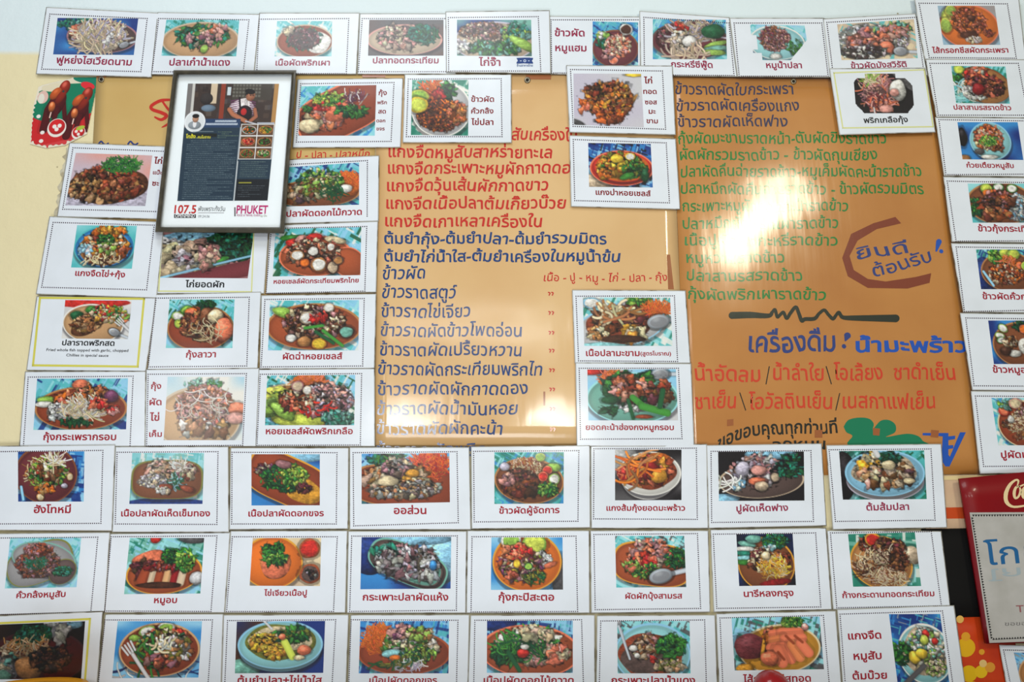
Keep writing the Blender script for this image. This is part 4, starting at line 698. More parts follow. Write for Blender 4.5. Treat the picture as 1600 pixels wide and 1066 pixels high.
card(2, '1109.7 827.5 1291 825 1300 953 1115 957', '1114.4 835 1274.4 833 1282.5 948.7 1120 951', '1150.4 835 1238.4 834 1243.7 914.6 1155 916',
     'N blk nav; p .5 .58 .5 .52 brn gld .2; o .18 .2 .16 .06 mnt .2; o .16 .3 .18 .06 wht .1; o .16 .38 .18 .06 blg .1; o .14 .46 .16 .05 lte; o .12 .54 .14 .05 grn; o .3 .1 .14 .08 mnt; l .68 .14 .22 .14 60 .06 dgr,grn,blg; b .52 .28 .14 .05 12 .05 1.4 lte,wht; b .4 .5 .2 .22 60 .05 1.6 dbr,brn,mar,crm; b .8 .5 .1 .1 14 .07 1.5 rbr,cor; s .62 .64 .24 .2 90 .14 .018 yel,crm,gld; o .65 .93 .28 .06 drd -.1; o .5 .42 .08 .08 crm',
     [('นารีหลงกรุง', 1201, 928, 78, 'r')], 'card of yellow noodles beside fanned cucumber on dark plate', GB)
card(2.1, '1292 829 1471 830 1485 948 1301.5 953', '1297.5 833 1455 831 1471 947 1307.5 950', '1325 835 1429.4 832 1439.4 916 1333 917',
     'W mnt,blg,lte,wht .1 6; p .45 .55 .46 .5 tan gld .3; o .9 .42 .16 .16 bei .4; b .4 .2 .26 .14 40 .05 1.5 dbr,rbr,crm; d .36 .12 .12 .1 gld red; b .6 .3 .25 .2 70 .035 1.5 dbr,brn,mar,tan; s .35 .6 .28 .22 110 .2 .014 bei,brn,crm,dbr; s .55 .82 .25 .16 80 .14 .014 crm,brn,bei; s .6 .5 .22 .2 50 .16 .014 bei,dbr; b .7 .5 .14 .2 30 .035 1.4 dbr,brn',
     [('ก้างกระดานทอดกระเทียม', 1388, 929.5, 144, 'r')], 'card of brown garlic crab strands on mint checked tablecloth', GB)
# bottom row
card(3, '-14 963 161 955.5 150 1092 -24 1092', '-10 974.5 140.6 967.5 131 1084 -20 1084', '-6 976.5 133 971 126.7 1060.7 -12 1062',
     'N blk dbr; p .48 .62 .56 .5 drd mar; D .6; o .75 .05 .22 .1 lbl; b .68 .2 .08 .12 4 .09 .5 lgy,gry; l .42 .25 .2 .2 80 .06 dgr,blg,dgr; s .35 .45 .3 .14 60 .14 .018 ltn,tan,bei; b .12 .75 .18 .2 14 .1 1.4 mnt,gry,bei; o .4 .8 .16 .2 tan .3; b .62 .65 .22 .2 60 .05 1.6 dbr,blk,brn; D .8',
     [], 'bottom left corner card, dark fish dish on red plate, yellow rule', GC, style='yellow')
card(2.6, '164 960 349 959.5 345 1094 150 1092', '164 969 332 969 324 1085 152 1085', '184 971 315.7 971 310 1059 175 1060',
     'N blu lbl 4; s .1 .8 .15 .2 6 .3 .02 nav,wht; s .92 .8 .1 .3 6 .3 .015 wht,nav; p .52 .5 .47 .47 rbr ltn; d .36 .18 .1 .06 lgr wht -.3; d .58 .12 .1 .06 wht lgr; o .22 .3 .07 .06 lgr; b .6 .22 .24 .07 16 .05 2 red,cor; b .56 .45 .32 .28 160 .04 1.5 dbr,olv,dgr,crm,brn; s .4 .6 .16 .2 12 .3 .03 grn,dgr; b .55 .7 .2 .12 14 .07 1.5 mve,rbr,cor; b .75 .5 .14 .2 20 .05 1.5 wht,olv,tan; s .55 .42 .1 .12 14 .1 .03 wht,crm; f .2 .55 .12 .42 1.0',
     [], 'bottom row card with fork on brown oval plate over blue cloth', GC)
card(3, '349 961 545 960.5 540 1096 345 1096', '355.5 970 524.5 968.7 518 1085 350.5 1085', '370 971.7 508 970.5 505 1051.7 367 1052.5',
     'N nav,dbr'.replace(',', ' ') + '; o .1 .9 .2 .2 mnt; p .5 .55 .46 .42 lte lbl; p .5 .45 .48 .46 lte lbl; o .5 .4 .4 .34 olv 0 .3; o .5 .35 .36 .24 crm 0 .2; b .32 .4 .14 .14 50 .05 1.3 yel,gld,yel; b .45 .58 .1 .14 34 .04 1.3 yel,gld; l .62 .26 .2 .14 34 .07 dgr,olv,grn; o .77 .56 .08 .1 cor; t .55 .4 .64 .68 .04 lim; o .72 .7 .06 .05 crm; t .28 -.05 .4 .15 .012 lgy; o .52 .3 .04 .06 cor',
     [('ต้มยำปลา+ไข่น้ำใส', 437, 1064, 132, 'r')], 'bottom row card of yellow egg soup in pale turquoise bowl', GC)
card(2.6, '547.5 961 733.7 960.5 731 1096 542 1096', '548.7 968.7 715.5 969.5 713 1085 544.5 1085', '563 970.7 701.7 970.7 700.7 1052.5 560.5 1052.5',
     'W lbl,blu,nav,tea .2; p .5 .6 .52 .42 rbr trc; s .22 .35 .17 .26 220 .1 .011 crt,org,org; b .55 .5 .3 .28 110 .05 1.6 crm,olv,wht,grn,bei; o .38 .62 .13 .08 lte; o .4 .7 .06 .06 org; b .46 .22 .12 .1 12 .06 1.6 pur,pnk,mve; b .68 .25 .14 .1 20 .05 1.4 crm,tan,lgr; l .65 .65 .2 .16 44 .04 olv,dgr,lgr; s .55 .85 .2 .08 40 .08 .014 lil,wht; s .4 .82 .25 .06 16 .1 .02 dgr,olv',
     [('เนื้อปูผัดดอกขจร', 630, 1064, 106, 'r')], 'bottom row card of crab with a big heap of orange carrot shreds', GC)
card(3, '735 961.5 929.5 961 930 1096 730 1096', '742 969.5 908.7 968.7 912 1085 740 1085', '761 970.5 895 970 895 1051.7 760.7 1051.7',
     'W lbl,nav,tea .1; o .1 .05 .25 .15 nav; p .5 .58 .58 .5 trc cor .05; b .5 .5 .36 .32 70 .08 1.7 bei,crm,wht,pnk; l .25 .65 .18 .18 50 .07 dgr,grn,dgr; s .45 .45 .36 .3 70 .16 .022 dgr,grn; o .42 .62 .07 .09 red; o .44 .5 .05 .05 wht; b .8 .65 .12 .16 16 .07 1.6 pnk,crm,cor; b .6 .25 .2 .1 12 .08 1.7 crm,bei; t .25 .6 .38 .95 .025 dgr',
     [('เนื้อปูผัดดอกไม้กวาด', 826, 1064, 141, 'r')], 'bottom row card of crab and dark green flowers with red pepper', GC)
card(2.6, '932.5 962 1117.5 961 1122 1096 931 1096', '938.7 970.7 1101 969 1104 1085 936 1085', '964.5 970.5 1077.5 970.7 1079 1052.5 965 1052.5',
     'W tea,lte,dgy; p .48 .62 .52 .58 lte lbl; o .45 .65 .44 .42 rbr 0 .3; o .4 .7 .36 .3 dpl 0 .2; b .4 .5 .2 .22 40 .06 1.5 bei,ltn,brn,mve; o .22 .52 .06 .06 wht; o .27 .66 .04 .05 wht; b .48 .75 .06 .05 3 .05 1.4 red; b .72 .86 .2 .1 26 .05 1.3 ltn,olv,bei; l .74 .48 .2 .2 70 .07 dgr,grn,grn; k .03 .05 .05 .17 .7; t .02 .1 .17 .72 .015 sil',
     [('กระเพาะปลาน้ำแดง', 1020.7, 1064, 131, 'r')], 'bottom row card of brown soup with spoon and green herbs', GC)
card(3, '1118.7 959 1306 954.5 1317 1094 1124 1096', '1125 966 1286.5 962 1297 1085 1130 1085', '1143 965.3 1280.6 963.7 1287.5 1046 1148 1048',
     'W lte,lbl,blg,dgy .3; p .52 .6 .46 .46 gld crm -.08; l .68 .1 .12 .1 60 .04 grn,lgr; o .82 .2 .04 .07 pnk; o .2 .55 .19 .24 mar 0 .4; t .36 .4 .32 .7 .02 gld; b .47 .35 .09 .12 6 .06 .8 cor,org; t .45 .32 .55 .3 .05 cor; t .55 .3 .75 .3 .055 cor; t .45 .45 .56 .42 .055 shr; t .58 .42 .78 .4 .055 cor; t .42 .58 .52 .55 .055 cor; t .56 .56 .64 .8 .055 cor; t .66 .52 .74 .76 .055 shr; t .76 .5 .84 .68 .055 cor; t .5 .62 .54 .86 .06 cor; o .4 .78 .1 .14 cor .2; o .12 .95 .1 .08 gld; t .6 .36 .68 .5 .012 rbr; t .7 .36 .78 .48 .012 rbr; t .5 .66 .56 .8 .012 rbr',
     [('ไส้กรอกชีสทอด', 1214, 1061.5, 106, 'r')], 'bottom row card of fried sausage pieces with red dip', GC)
card(3.6, '1308 952.5 1491 946 1511 1088 1318 1093', '1312.5 960 1472.5 955 1491 1084 1322 1086', '1389 960 1469 959.7 1484 1072 1403 1072',
     'W nav,blu,tea,gry .3; p .6 .55 .52 .42 lte wht; o .6 .52 .42 .34 bei 0 .3; b .65 .5 .36 .3 80 .06 1.4 wht,lgr,crm,mnt,lgy; l .14 .55 .16 .16 30 .09 dgr,grn; o .4 .6 .12 .09 yel; o .54 .55 .11 .07 yel .4; o .66 .28 .07 .06 red; o .82 .38 .06 .05 red; o .62 .36 .08 .07 lim; b .75 .74 .2 .12 60 .04 1.3 bei,crm,lgr; t .1 1.0 .55 .72 .05 dgy',
     [('แกงจืด', 1351, 994, 52, 'r'), ('หมูสับ', 1355.6, 1025.7, 44, 'r'), ('ต้มบ๊วย', 1359, 1056.6, 54, 'r')], 'bottom row card with three-line caption left of a white bowl', GC)
card(1.2, '1561 1008 1700 1010 1710 1092 1576 1092', '1568 1016 1690 1018 1700 1085 1582 1085', '1584 1020 1670 1021 1680 1080 1598 1080',
     'W blu,lbl,gry,nav; p .5 .6 .5 .55 tan ltn; b .5 .6 .3 .3 60 .06 1.6 brn,rbr,grn', [], 'mostly cropped card under the red sign, bottom right corner', GC)

# ---------------------------------------------------------------- the framed article
def poster(P):
    r = P.r; W, H, rt, S = P.w, P.h, P.rect, P.stroke
    def R(x0, y0, x1, y1, c, al=1.0, ang=0): P.rect((x0 + x1) / 2, (y0 + y1) / 2, (x1 - x0) / 2, (y1 - y0) / 2 * P.asp, ang, np.array(c, float), al)
    P.c[:] = (40, 58, 74)
    R(0, 0, 1, .375, (64, 52, 48))
    for _ in range(60):
        x, y = r.rand(), r.rand() * .3; c = [(96, 78, 66), (40, 34, 34), (120, 112, 104), (74, 70, 78)][r.randint(4)]; R(x - .03, y - .02, x + .03, y + .02, c, .45)
    R(0, 0, .07, .375, (120, 116, 116)); R(.055, 0, .085, .32, (206, 204, 200)); R(.26, 0, .33, .17, (214, 196, 170)); R(.37, 0, .42, .3, (140, 62, 44))
    R(.95, 0, 1, .37, (178, 136, 84)); R(.5, 0, .93, .14, (70, 64, 58))
    for i in range(9):
        for j in range(4): R(.5 + i * .035, .005 + j * .03, .525 + i * .035, .025 + j * .03, (108, 106, 98))
    R(.44, .03, .48, .1, (208, 220, 226)); P.ell(.25 * W, .21 * H, .08 * W, .03 * H, 0, np.array([120, 140, 160.]), .6)
    P.ell(.22 * W, .13 * H, .07 * W, .05 * H, 0, np.array([60, 54, 54.]), .6)
    # the cook: apron, striped shirt, head bent to the pan
    P.ell(.62 * W, .22 * H, .14 * W, .09 * H, .1, np.array([224, 218, 220.]), .5, wob=.05)
    for k in range(7): S([(.49 * W, (.15 + k * .018) * H), (.58 * W, (.135 + k * .018) * H)], .0045 * W, np.array([110, 60, 100.]), 1, 0); S([(.70 * W, (.15 + k * .018) * H), (.76 * W, (.16 + k * .018) * H)], .0045 * W, np.array([110, 60, 100.]), 1, 0)
    P.ell(.65 * W, .26 * H, .085 * W, .075 * H, 0, np.array([38, 28, 34.]), .3); S([(.58 * W, .12 * H), (.6 * W, .22 * H)], .01 * W, np.array([36, 26, 32.]), 1, 0)
    S([(.48 * W, .22 * H), (.52 * W, .26 * H), (.62 * W, .30 * H), (.67 * W, .32 * H)], .024 * W, np.array([172, 112, 84.]), 1, .5)
    S([(.76 * W, .22 * H), (.78 * W, .28 * H), (.72 * W, .32 * H)], .02 * W, np.array([160, 102, 78.]), 1, .5)
    P.ell(.64 * W, .24 * H, .032 * W, .03 * H, 0, np.array([190, 50, 50.]), .2)
    P.ell(.70 * W, .105 * H, .050 * W, .044 * H, .35, np.array([176, 120, 92.]), .5); P.ell(.69 * W, .068 * H, .056 * W, .022 * H, .2, np.array([26, 22, 22.]), .2); P.ell(.655 * W, .09 * H, .014 * W, .02 * H, 0, np.array([26, 22, 22.]), .2); P.ell(.66 * W, .105 * H, .009 * W, .012 * H, 0, np.array([160, 104, 80.]), .4)
    for ex in (.70, .728): S([((ex - .008) * W, .102 * H), ((ex + .008) * W, .104 * H)], .003 * W, np.array([40, 26, 24.]), 1, 0); S([((ex - .01) * W, .095 * H), ((ex + .01) * W, .096 * H)], .0025 * W, np.array([40, 26, 24.]), 1, 0)
    S([(.722 * W, .106 * H), (.728 * W, .118 * H), (.718 * W, .12 * H)], .003 * W, np.array([140, 88, 68.]), 1, 0); S([(.708 * W, .132 * H), (.728 * W, .131 * H)], .003 * W, np.array([116, 60, 54.]), 1, 0)
    S([(.67 * W, .32 * H), (.86 * W, .36 * H)], .008 * W, np.array([180, 180, 190.]), 1, .3); R(.8, .33, .99, .37, (170, 176, 190))
    R(.2, .30, .615, .375, (44, 66, 100)); 
    for y, x0, x1 in ((.32, .34, .58), (.345, .24, .60)):
        for k in range(int((x1 - x0) * 60)): x = x0 + k / 60; S([(x * W, (y + .008) * H), ((x + .006) * W, (y - .008) * H), ((x + .012) * W, (y + .004) * H)], .003 * W, np.array([214, 222, 232.]), 1, 0)
    P.ell(.115 * W, .325 * H, .115 * W, .115 * W, 0, np.array([236, 238, 242.]), 0); P.ell(.115 * W, .325 * H, .1 * W, .1 * W, 0, np.array([222, 226, 230.]), 0)
    P.ell(.115 * W, .355 * H, .07 * W, .035 * H, 0, np.array([150, 158, 166.]), .4); P.ell(.115 * W, .345 * H, .02 * W, .03 * H, 0, np.array([232, 232, 236.]), 0)
    P.ell(.12 * W, .30 * H, .034 * W, .032 * H, 0, np.array([196, 150, 124.]), .5); P.ell(.12 * W, .277 * H, .038 * W, .018 * H, 0, np.array([28, 24, 26.]), .2)
    th = [('org', 'dgr'), ('gld', 'grn'), ('red', 'cor'), ('grn', 'dbr'), ('rbr', 'grn'), ('crm', 'grn')]
    for i in range(6):
        x0, y0 = (.635 if i % 2 == 0 else .815), .35 + (i // 2) * .1
        x1, y1 = x0 + .17, y0 + .09
        R(x0 - .008, y0 - .006, x1 + .008, y1 + .006, (232, 234, 236)); R(x0, y0, x1, y1, (96, 70, 52)); cx, cy = (x0 + x1) / 2 * W, (y0 + y1) / 2 * H
        P.ell(cx, cy, .078 * W, .036 * H, 0, pc('lgy' if i in (0,) else 'tan'), .2); P.ell(cx, cy, .066 * W, .03 * H, 0, pc('dbr'), 0)
        for _ in range(46): u, v = P.inside(); P.ell(cx + u * .062 * W, cy + v * .028 * H, .011 * W, .008 * W, r.rand() * 3, pc(th[i][r.randint(2)]) * r.uniform(.7, 1.2), .8)
    # article columns: greenish-grey lines of tiny print
    def para(x0, x1, y0, y1, step, c):
        y = y0
        while y < y1:
            e = x1 - (r.rand() ** 3) * (x1 - x0) * .6; x = x0 + (.04 if r.rand() < .2 else 0)
            while x < e:
                w = r.uniform(.01, .03); R(x, y, min(x + w, e), y + .0045, c, r.uniform(.45, .85)); x += w + .004
            y += step
    R(.06, .425, .37, .455, (30, 34, 34)); R(.06, .46, .25, .466, (190, 190, 110), .6); R(.1, .405, .33, .412, (160, 170, 176), .6)
    para(.38, .61, .41, .47, .016, (140, 160, 120)); para(.05, .60, .485, .985, .0158, (132, 150, 156))
    R(.625, .66, .632, 1, (210, 216, 220)); R(.618, .37, .624, 1, (210, 216, 220))
    para(.66, .97, .665, .80, .0158, (130, 150, 140)); R(.635, .815, 1, 1, (28, 32, 38)); R(.66, .84, .80, .85, (196, 190, 70), .8); para(.66, .95, .87, .97, .018, (110, 120, 128))
FO = Q('271 109.6 463 109.6 444.5 365 242 363'); FI = Q('278.5 117 455.5 116.5 437 355 251.5 354.5')
h0 = 0.030
M_FR = mat('dark_olive_frame', (66, 62, 52), .35, .3, .2, vary=((88, 82, 68), 40, .45, .7))
root = mk('picture_frame', [*Wp(FO.p, .012)[[0, 1, 2, 3]], *Wp(FO.p, .0135)], [(3, 2, 1, 0), (4, 5, 6, 7), (0, 1, 5, 4), (1, 2, 6, 5), (2, 3, 7, 6), (3, 0, 4, 7)], mat('backing_board', (140, 110, 80), .7), None,
          'dark olive framed restaurant article hanging over the tan board', 'picture frame')
for k, nm in enumerate(('frame_rail', 'frame_stile', 'frame_rail', 'frame_stile')):
    a, b, c, d = FO.p[k], FO.p[(k + 1) % 4], FI.p[(k + 1) % 4], FI.p[k]
    prof = [(0, .0136), (0, h0 - .003), (.12, h0), (.5, h0), (.82, h0 - .003), (.9, h0 - .0045), (1, h0 - .008), (1, .0140)]
    V = []
    for t, h in prof: V += [Wp([a + (d - a) * t], h)[0], Wp([b + (c - b) * t], h)[0]]
    n = len(prof); mk(nm, V, [(2 * i, 2 * i + 2, 2 * i + 3, 2 * i + 1) for i in range(n - 1)] + [(1, 2 * n - 1, 2 * n - 2, 0)], M_FR, root)
fq = Q(FI.p, .0170); U, Vv = np.meshgrid(np.linspace(0, 1, 5), np.linspace(0, 1, 5)); P_ = Q('276 114.5 458 114 439.5 358 249 357').at(U.ravel(), Vv.ravel())
mk('mount_paper', Wp(P_, .0168), gridf(5, 5), mat('poster_paper', (240, 247, 252), .6), root)
paint_print('article_print', fq, Q('293.7 130.6 436 131 418 313.4 277 314'), poster, 77, root, dh=.0003, res=1.6)
def ptext(s, cx, cy, w, col, bh=None, bold=.0, nm='lettering', dh=.0004, par=None, q=None):
    q = q or fq; par = par or root; eu, ev = q.basis((cx, cy)); P, T = lay_text(s, cx, cy, w, eu, ev, bh, bold)
    mk(nm, q.w(P, dh), T, mat('ink_%d_%d_%d' % col, col, .5, .5, .16), par)
def pbar(x0, y0, x1, y1, col, nm='printed_bar', dh=.0003, par=None, q=None):
    q = q or fq; par = par or root; mk(nm, q.w([(x0, y0), (x1, y0), (x1, y1), (x0, y1)], dh), [(0, 1, 2, 3)], mat('ink_%d_%d_%d' % col, col, .5, .5, .16), par)
ptext('107.5', 289.5, 328, 34, (196, 40, 36), 10.5, .02)
pbar(272, 335, 306, 340.5, (30, 30, 34)); ptext('OPENMIND', 289, 337.8, 31, (230, 232, 236), 4, .02, dh=.0006)
ptext('ฟังเพราะทั้งวัน', 330.5, 327, 42, (74, 78, 84), 5.5, 0); pbar(309.5, 332.3, 350, 333, (150, 150, 156)); ptext('09.24.06', 318.5, 338.5, 18, (140, 144, 150), 3.2)
ptext('PHUKET', 394, 328.5, 49, (190, 28, 110), 10.5, .02); pbar(366, 324, 368, 338, (96, 90, 96)); ptext('FOOD & TRAVEL GUIDE', 388, 336.8, 36, (170, 40, 110), 2.4)
ptext('by On', 412, 337.5, 10, (150, 150, 120), 2.6)
ptext('โกฮ้ง', 298, 213.5, 15, (222, 214, 50), 4.6, .03); ptext('คนโบราณ', 319, 214.5, 20, (222, 214, 50), 3.4, .02)
m = bpy.data.materials.new('frame_glass'); m.use_nodes = True; nt = m.node_tree; nt.nodes.clear(); out = nt.nodes.new('ShaderNodeOutputMaterial'); mx = nt.nodes.new('ShaderNodeMixShader')
tr = nt.nodes.new('ShaderNodeBsdfTransparent'); gl = nt.nodes.new('ShaderNodeBsdfGlossy'); gl.inputs['Roughness'].default_value = .04; lw = nt.nodes.new('ShaderNodeFresnel'); lw.inputs[0].default_value = 1.18
nt.links.new(lw.outputs[0], mx.inputs[0]); nt.links.new(tr.outputs[0], mx.inputs[1]); nt.links.new(gl.outputs[0], mx.inputs[2]); nt.links.new(mx.outputs[0], out.inputs[0])
mk('glass_pane', Wp(Q('277.5 116 456 115.5 438 356 250.5 355.5').p, .0205), [(0, 3, 2, 1)], m, root)

# ---------------------------------------------------------------- torn holiday print with two glossy brown drumsticks of lacquer
def ducks(P):
    W, H = P.w, P.h; P.c[:] = (196, 40, 44)
    P.ell(.55 * W, .2 * H, .75 * W, .42 * H, -.25, np.array([20, 122, 92.]), 0, al=1); P.ell(.2 * W, .08 * H, .3 * W, .12 * H, .1, np.array([226, 216, 190.]), 0); P.ell(.5 * W, .02 * H, .5 * W, .07 * H, 0, np.array([226, 218, 196.]), 0)
    P.ell(.82 * W, .03 * H, .25 * W, .06 * H, .1, np.array([20, 122, 100.]), 0); P.ell(.82 * W, .12 * H, .12 * W, .05 * H, .3, np.array([214, 50, 60.]), 0)
    P.ell(.12 * W, .28 * H, .09 * W, .09 * H, 0, np.array([226, 190, 180.]), 0); P.ell(.1 * W, .3 * H, .05 * W, .07 * H, 0, np.array([230, 226, 214.]), 0)
    P.rect(.5, 1.0, .8, .1, -.18, np.array([206, 66, 70.]))
    for x0, y0 in ((.36, .40), (.74, .50)):
        X, Y = x0 * W, y0 * H; D = np.array([74, 18, 22.]); B = np.array([138, 42, 28.]); O = np.array([196, 92, 44.])
        P.stroke([(X - .02 * W, Y - .12 * H), (X - .12 * W, Y + .06 * H), (X - .15 * W, Y + .34 * H)], .065 * W, D, 1, .3)
        P.stroke([(X + .08 * W, Y - .2 * H), (X + .12 * W, Y), (X + .17 * W, Y + .2 * H), (X + .15 * W, Y + .3 * H)], .035 * W, D, 1, .3)
        P.ell(X, Y - .02 * H, .13 * W, .20 * H, .35, D * 1.15, .5); P.stroke([(X + .02 * W, Y + .05 * H), (X - .02 * W, Y + .3 * H)], .04 * W, D, 1, .3)
        P.ell(X + .09 * W, Y - .25 * H, .085 * W, .11 * H, .3, B * 1.1, .8, spec=.7); P.ell(X - .04 * W, Y - .17 * H, .07 * W, .10 * H, .7, O, .6, spec=.4); P.ell(X + .05 * W, Y - .12 * H, .06 * W, .12 * H, .5, B, .6)
        P.ell(X - .07 * W, Y + .02 * H, .055 * W, .075 * H, 0, np.array([206, 110, 60.]), .8, spec=.6); P.stroke([(X - .07 * W, Y + .10 * H), (X - .08 * W, Y + .17 * H)], .010 * W, np.array([220, 190, 180.]), 1, 0)
        P.ell(X + .08 * W, Y - .2 * H, .018 * W, .018 * W, 0, np.array([40, 60, 60.]), 0)
    for x, y, rr in ((.42, .72, .15), (.78, .8, .11)):
        P.ell(x * W, y * H, rr * W, rr * W, 0, np.array([236, 232, 226.]), 0); P.ell(x * W, (y - .015) * H, rr * .86 * W, rr * .82 * W, 0, np.array([206, 40, 44.]), .3)
        for dx, dy in ((-.04, -.02), (.04, -.03), (.0, .02)): P.ell((x + dx) * W, (y + dy) * H, rr * .22 * W, rr * .22 * W, 0, np.array([240, 236, 232.]), 0)
    P.ell(.8 * W, .73 * H, .07 * W, .03 * H, -.3, np.array([170, 190, 70.]), 0)
    for x, y in ((.2, .78), (.2, .9), (.1, .55)): P.ell(x * W, y * H, .035 * W, .025 * W * 1.2, 0, np.array([238, 234, 230.]), 0)
DQ = Q('60 121 156 121 141 228 43 232', .0024)
def torn(u, v):
    x = 60 * (1 - u) * (1 - v) + 156 * u * (1 - v) + 141 * u * v + 43 * (1 - u) * v; y = 121 + (107 * u + 111 * (1 - u)) * v
    e = 1.5 * np.sin(x * .7) + 1.2 * np.sin(y * .9 + 1)
    return (y < np.interp(x, [49, 70, 102, 136], [222, 229, 224, 207]) + e) & (x > np.interp(y, [122, 135, 165, 225], [112, 66, 54, 49]) + .6 * e - np.where(y > 190, 1, 0)) & (x < np.interp(y, [120, 207], [154, 136]))
root_d = mk('torn_print', Wp(np.array([(60, 136), (66, 133), (112, 122), (154, 121), (136, 209), (102, 227), (72, 231.5), (47, 225), (52, 166)]), .0018), [tuple(range(9))], mat('torn_paper_edge', (232, 224, 206), .8), None,
            'torn red and green paper print with two glossy brown shapes, upper left', 'paper print')
paint_print('print_face', DQ, DQ, ducks, 91, root_d, torn, dh=.0001, res=2.2)

# glue and paper residue beside the steamed chicken card
rr = random.Random(5); pts = []
for i in range(26): y = 231 + i * 4.6; pts.append((103 - i * .72 + rr.uniform(-4, 2.5), y + rr.uniform(-1, 1)))
pts += [(96, 348), (112, 230)]
mk('paper_residue', Wp(pts, .0012), [tuple(range(len(pts)))], mat('dried_glue', (206, 200, 178), .8, vary=((176, 166, 140), 60, .4, .6)), None, 'ragged strip of dried glue and torn paper left of the steamed chicken card', 'paper scrap')

# ---------------------------------------------------------------- lower right: red sign, banner, black panel, bubble poster
SQ = Q('1499.6 748 1720 726 1742 1002 1541 1006', .0215); V, Fc = sheet(SQ, 9, 9, .006)
sg = mk('menu_sign', V, Fc, mat('sign_maroon', (132, 0, 8), .4, .3, .15, vary=((96, 4, 22), 3, .4, .7)), None, 'red sign holder with cream script and patterned white sheet, right edge', 'sign')
WQ = Q('1515 801 1720 800 1737 998 1546 1005', .0215)
mk('sheet_paper', SQ.w(Q('1515 801 1720 800 1737 998 1546 1005').at(U.ravel(), Vv.ravel()), .0004), gridf(5, 5), mat('sign_paper', (184, 182, 178), .55, .2, .2, vary=((170, 168, 162), 20, .4, .7)), sg)
def tri_border():
    V, T = [], []
    for a, b in (((1519, 806), (1720, 805)), ((1550, 998.5), (1519, 806)), ((1735, 991), (1550, 998.5))):
        a, b = np.array(a, float), np.array(b, float); L = np.linalg.norm(b - a); e = (b - a) / L; f = np.array([-e[1], e[0]]); n = int(L / 4.2)
        for i in range(n): c = a + e * 4.2 * i; T.append((len(V), len(V) + 1, len(V) + 2)); V += [c - f * 1.6, c + e * 3.9 - f * 1.6, c + e * 1.9 + f * 1.8]
    mk('triangle_border', SQ.w(V, .0007), T, mat('border_black', (26, 24, 26), .5), sg)
tri_border()
M_SCR = mat('script_cream', (232, 208, 160), .4, .4, .15)
def sstroke(P, w, m_, nm='script_lettering'):
    P = smooth(P); wd = np.interp(np.linspace(0, 1, len(P)), np.linspace(0, 1, len(w)), w); V, Fc = tube(P, wd); mk(nm, SQ.w(V, .0006), Fc, m_, sg)
g3 = lambda L: [(x / 3.08 + 1460, y / 3.08 + 720) for x, y in L]
sstroke(g3([(398, 124), (404, 98), (390, 94), (362, 118), (344, 160), (348, 200), (380, 222), (440, 216), (520, 200)]), [1.5, 3.2, 3, 5, 6.5, 6, 3.5, 3, 1], M_SCR)
sstroke(g3([(408, 124), (392, 130), (384, 155), (388, 178), (402, 176), (414, 150), (410, 126)]), [2, 4, 5, 4, 3, 4, 2], M_SCR)
sstroke(g3([(408, 126), (424, 118), (440, 112)]), [2, 2.4, 2], M_SCR)
sstroke(g3([(450, 124), (432, 132), (424, 156), (430, 178), (446, 172)]), [2, 4, 5, 4, 2], M_SCR)
for s, cx, cy, w, col, bh, bd in [('โกฮ้ง', 1601, 866, 124, (34, 96, 148), 27, .005), ('Thank You', 1633, 951, 90, (150, 92, 96), 9, .01), ('ขอขอบคุณทุกท่าน', 1625, 974, 110, (110, 108, 108), 5, 0)]:
    eu, ev = SQ.basis((cx, cy)); P, T = lay_text(s, cx, cy, w, eu, ev, bh, bd); mk('printed_lettering', SQ.w(P, .0006), T, mat('sign_ink_%d' % col[0], col, .5), sg)
eu, ev = SQ.basis((1580, 893)); P, T = lay_text('โกฮ้ง', 1604, 893, 122, eu, -ev, 13, .005); mk('mirrored_lettering', SQ.w(P, .0006), T, mat('sign_ink_pale', (158, 172, 178), .6), sg)

BQ = Q('1440 743 1545 742 1560 832 1448 834', .0030); V, Fc = sheet(BQ, 5, 5, .0016)
bn = mk('paper_banner', V, Fc, mat('banner_cream', (214, 184, 150), .6, vary=((196, 160, 134), 12, .4, .7)), None, 'cream paper strip with an orange-red stripe below the amber board', 'banner')
mk('orange_stripe', BQ.w([(1443, 794), (1548, 792), (1552, 810), (1444, 811)], .0003), [(0, 1, 2, 3)], mat('stripe_orange', (196, 74, 30), .5), bn)
mk('pale_edge', BQ.w([(1440, 745), (1546, 742.5), (1547, 749), (1440, 751)], .0003), [(0, 1, 2, 3)], mat('edge_cream', (224, 202, 150), .5), bn)
KQ = Q('1440 827 1560 825 1580 966 1462 970', .0038); V, Fc = sheet(KQ, 5, 5, .002)
mk('dark_panel', V, Fc, mat('matt_black', (10, 9, 9), .8), None, 'plain black panel on the wall left of the red sign', 'panel')
OQ = Q('1470 966 1580 963 1600 1092 1490 1094', .0042); V, Fc = sheet(OQ, 5, 5, .002)
op = mk('bubble_poster', V, Fc, mat('poster_vermilion', (206, 66, 18), .45, .4, .15, vary=((176, 34, 14), 9, .35, .7)), None, 'vermilion poster with yellow bubbles below the black panel', 'poster')
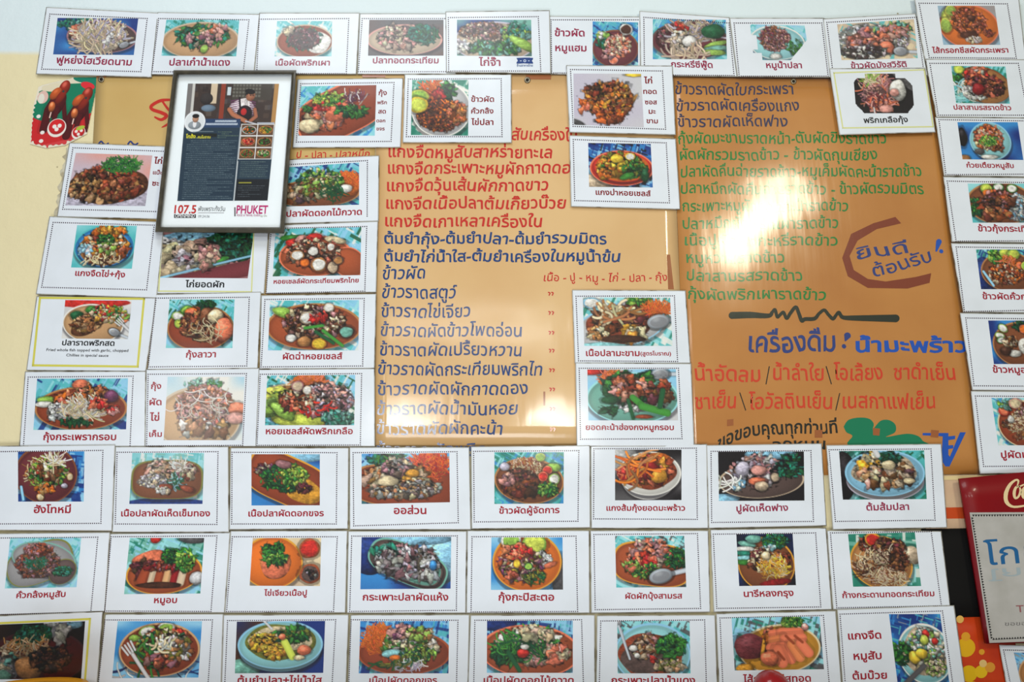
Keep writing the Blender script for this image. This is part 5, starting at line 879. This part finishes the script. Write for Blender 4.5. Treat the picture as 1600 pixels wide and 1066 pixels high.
for i, (x, y, r_, c) in enumerate([(1509, 1012, 15, (228, 176, 20)), (1509, 995, 7, (226, 160, 40)), (1534, 1019, 4.5, (226, 160, 40)), (1514, 1053, 13, (224, 180, 10)), (1533, 1050, 10, (230, 186, 20)), (1547, 1043, 8, (220, 150, 50)), (1536, 1037, 6, (226, 190, 120)), (1500, 968, 6, (226, 180, 90)), (1520, 1075, 10, (224, 180, 10))]):
    n = 20; P = [(x + r_ * math.cos(6.2832 * k / n), y + r_ * math.sin(6.2832 * k / n)) for k in range(n)]
    mk('yellow_bubble', OQ.w(P, .0003 + .00006 * i), [tuple(range(n))], mat('bubble_%d_%d' % (c[0], c[1]), c, .45, .4, .15), op)

# ---------------------------------------------------------------- things standing on the counter, their tops just in the frame
CZ = 1.02
box('wall_counter', -1.4, 1.4, -.42, 0, CZ - .04, CZ, mat('counter_wood', (120, 84, 54), .5, vary=((96, 64, 40), 8, .4, .6)), label='brown wooden counter against the wall just below the picture', cat='counter')
def lathe(name, prof, loc, m, n=32, **k):
    V = [(loc[0] + r * math.cos(6.2832 * i / n), loc[1] + r * math.sin(6.2832 * i / n), loc[2] + z) for r, z in prof for i in range(n)]
    Fc = [(a * n + i, a * n + (i + 1) % n, (a + 1) * n + (i + 1) % n, (a + 1) * n + i) for a in range(len(prof) - 1) for i in range(n)]
    return mk(name, V, Fc, m, smooth=True, **k)
def at_depth(x, y, yy):      # the point of the sight line through a pixel at distance yy in front of the wall
    d = ray(x, y); t = (DIST - yy) / d[1]; return np.array([0, -DIST, CAM_Z]) + d * t
p = at_depth(1204, 1047, .10); top = p[2] - CZ; R_ = .031
lathe('sauce_bottle', [(.001, 0), (.030, 0), (.033, .004), (.033, top - .10), (.026, top - .08)] + [(.026, top - .065)] + [(R_ * math.cos(a), top - R_ + R_ * math.sin(a)) for a in np.linspace(-.5, 1.55, 10)],
      (p[0], -.10, CZ), mat('red_plastic', (150, 8, 14), .35, .6, .1), label='round red bottle top before the fried sausage card', cat='bottle')
p = at_depth(50, 1055, .12); top = p[2] - CZ - .022
lathe('orange_bowl', [(.001, 0), (.05, 0), (.08, .02), (.092, top - .02), (.094, top - .006), (.090, top), (.086, top - .004), (.05, top + .001), (.001, top + .003)],
      (p[0] - .005, -.12, CZ), mat('orange_plastic', (222, 150, 30), .4, .4, .15), label='orange bowl cut off by the bottom left edge of the view', cat='bowl')
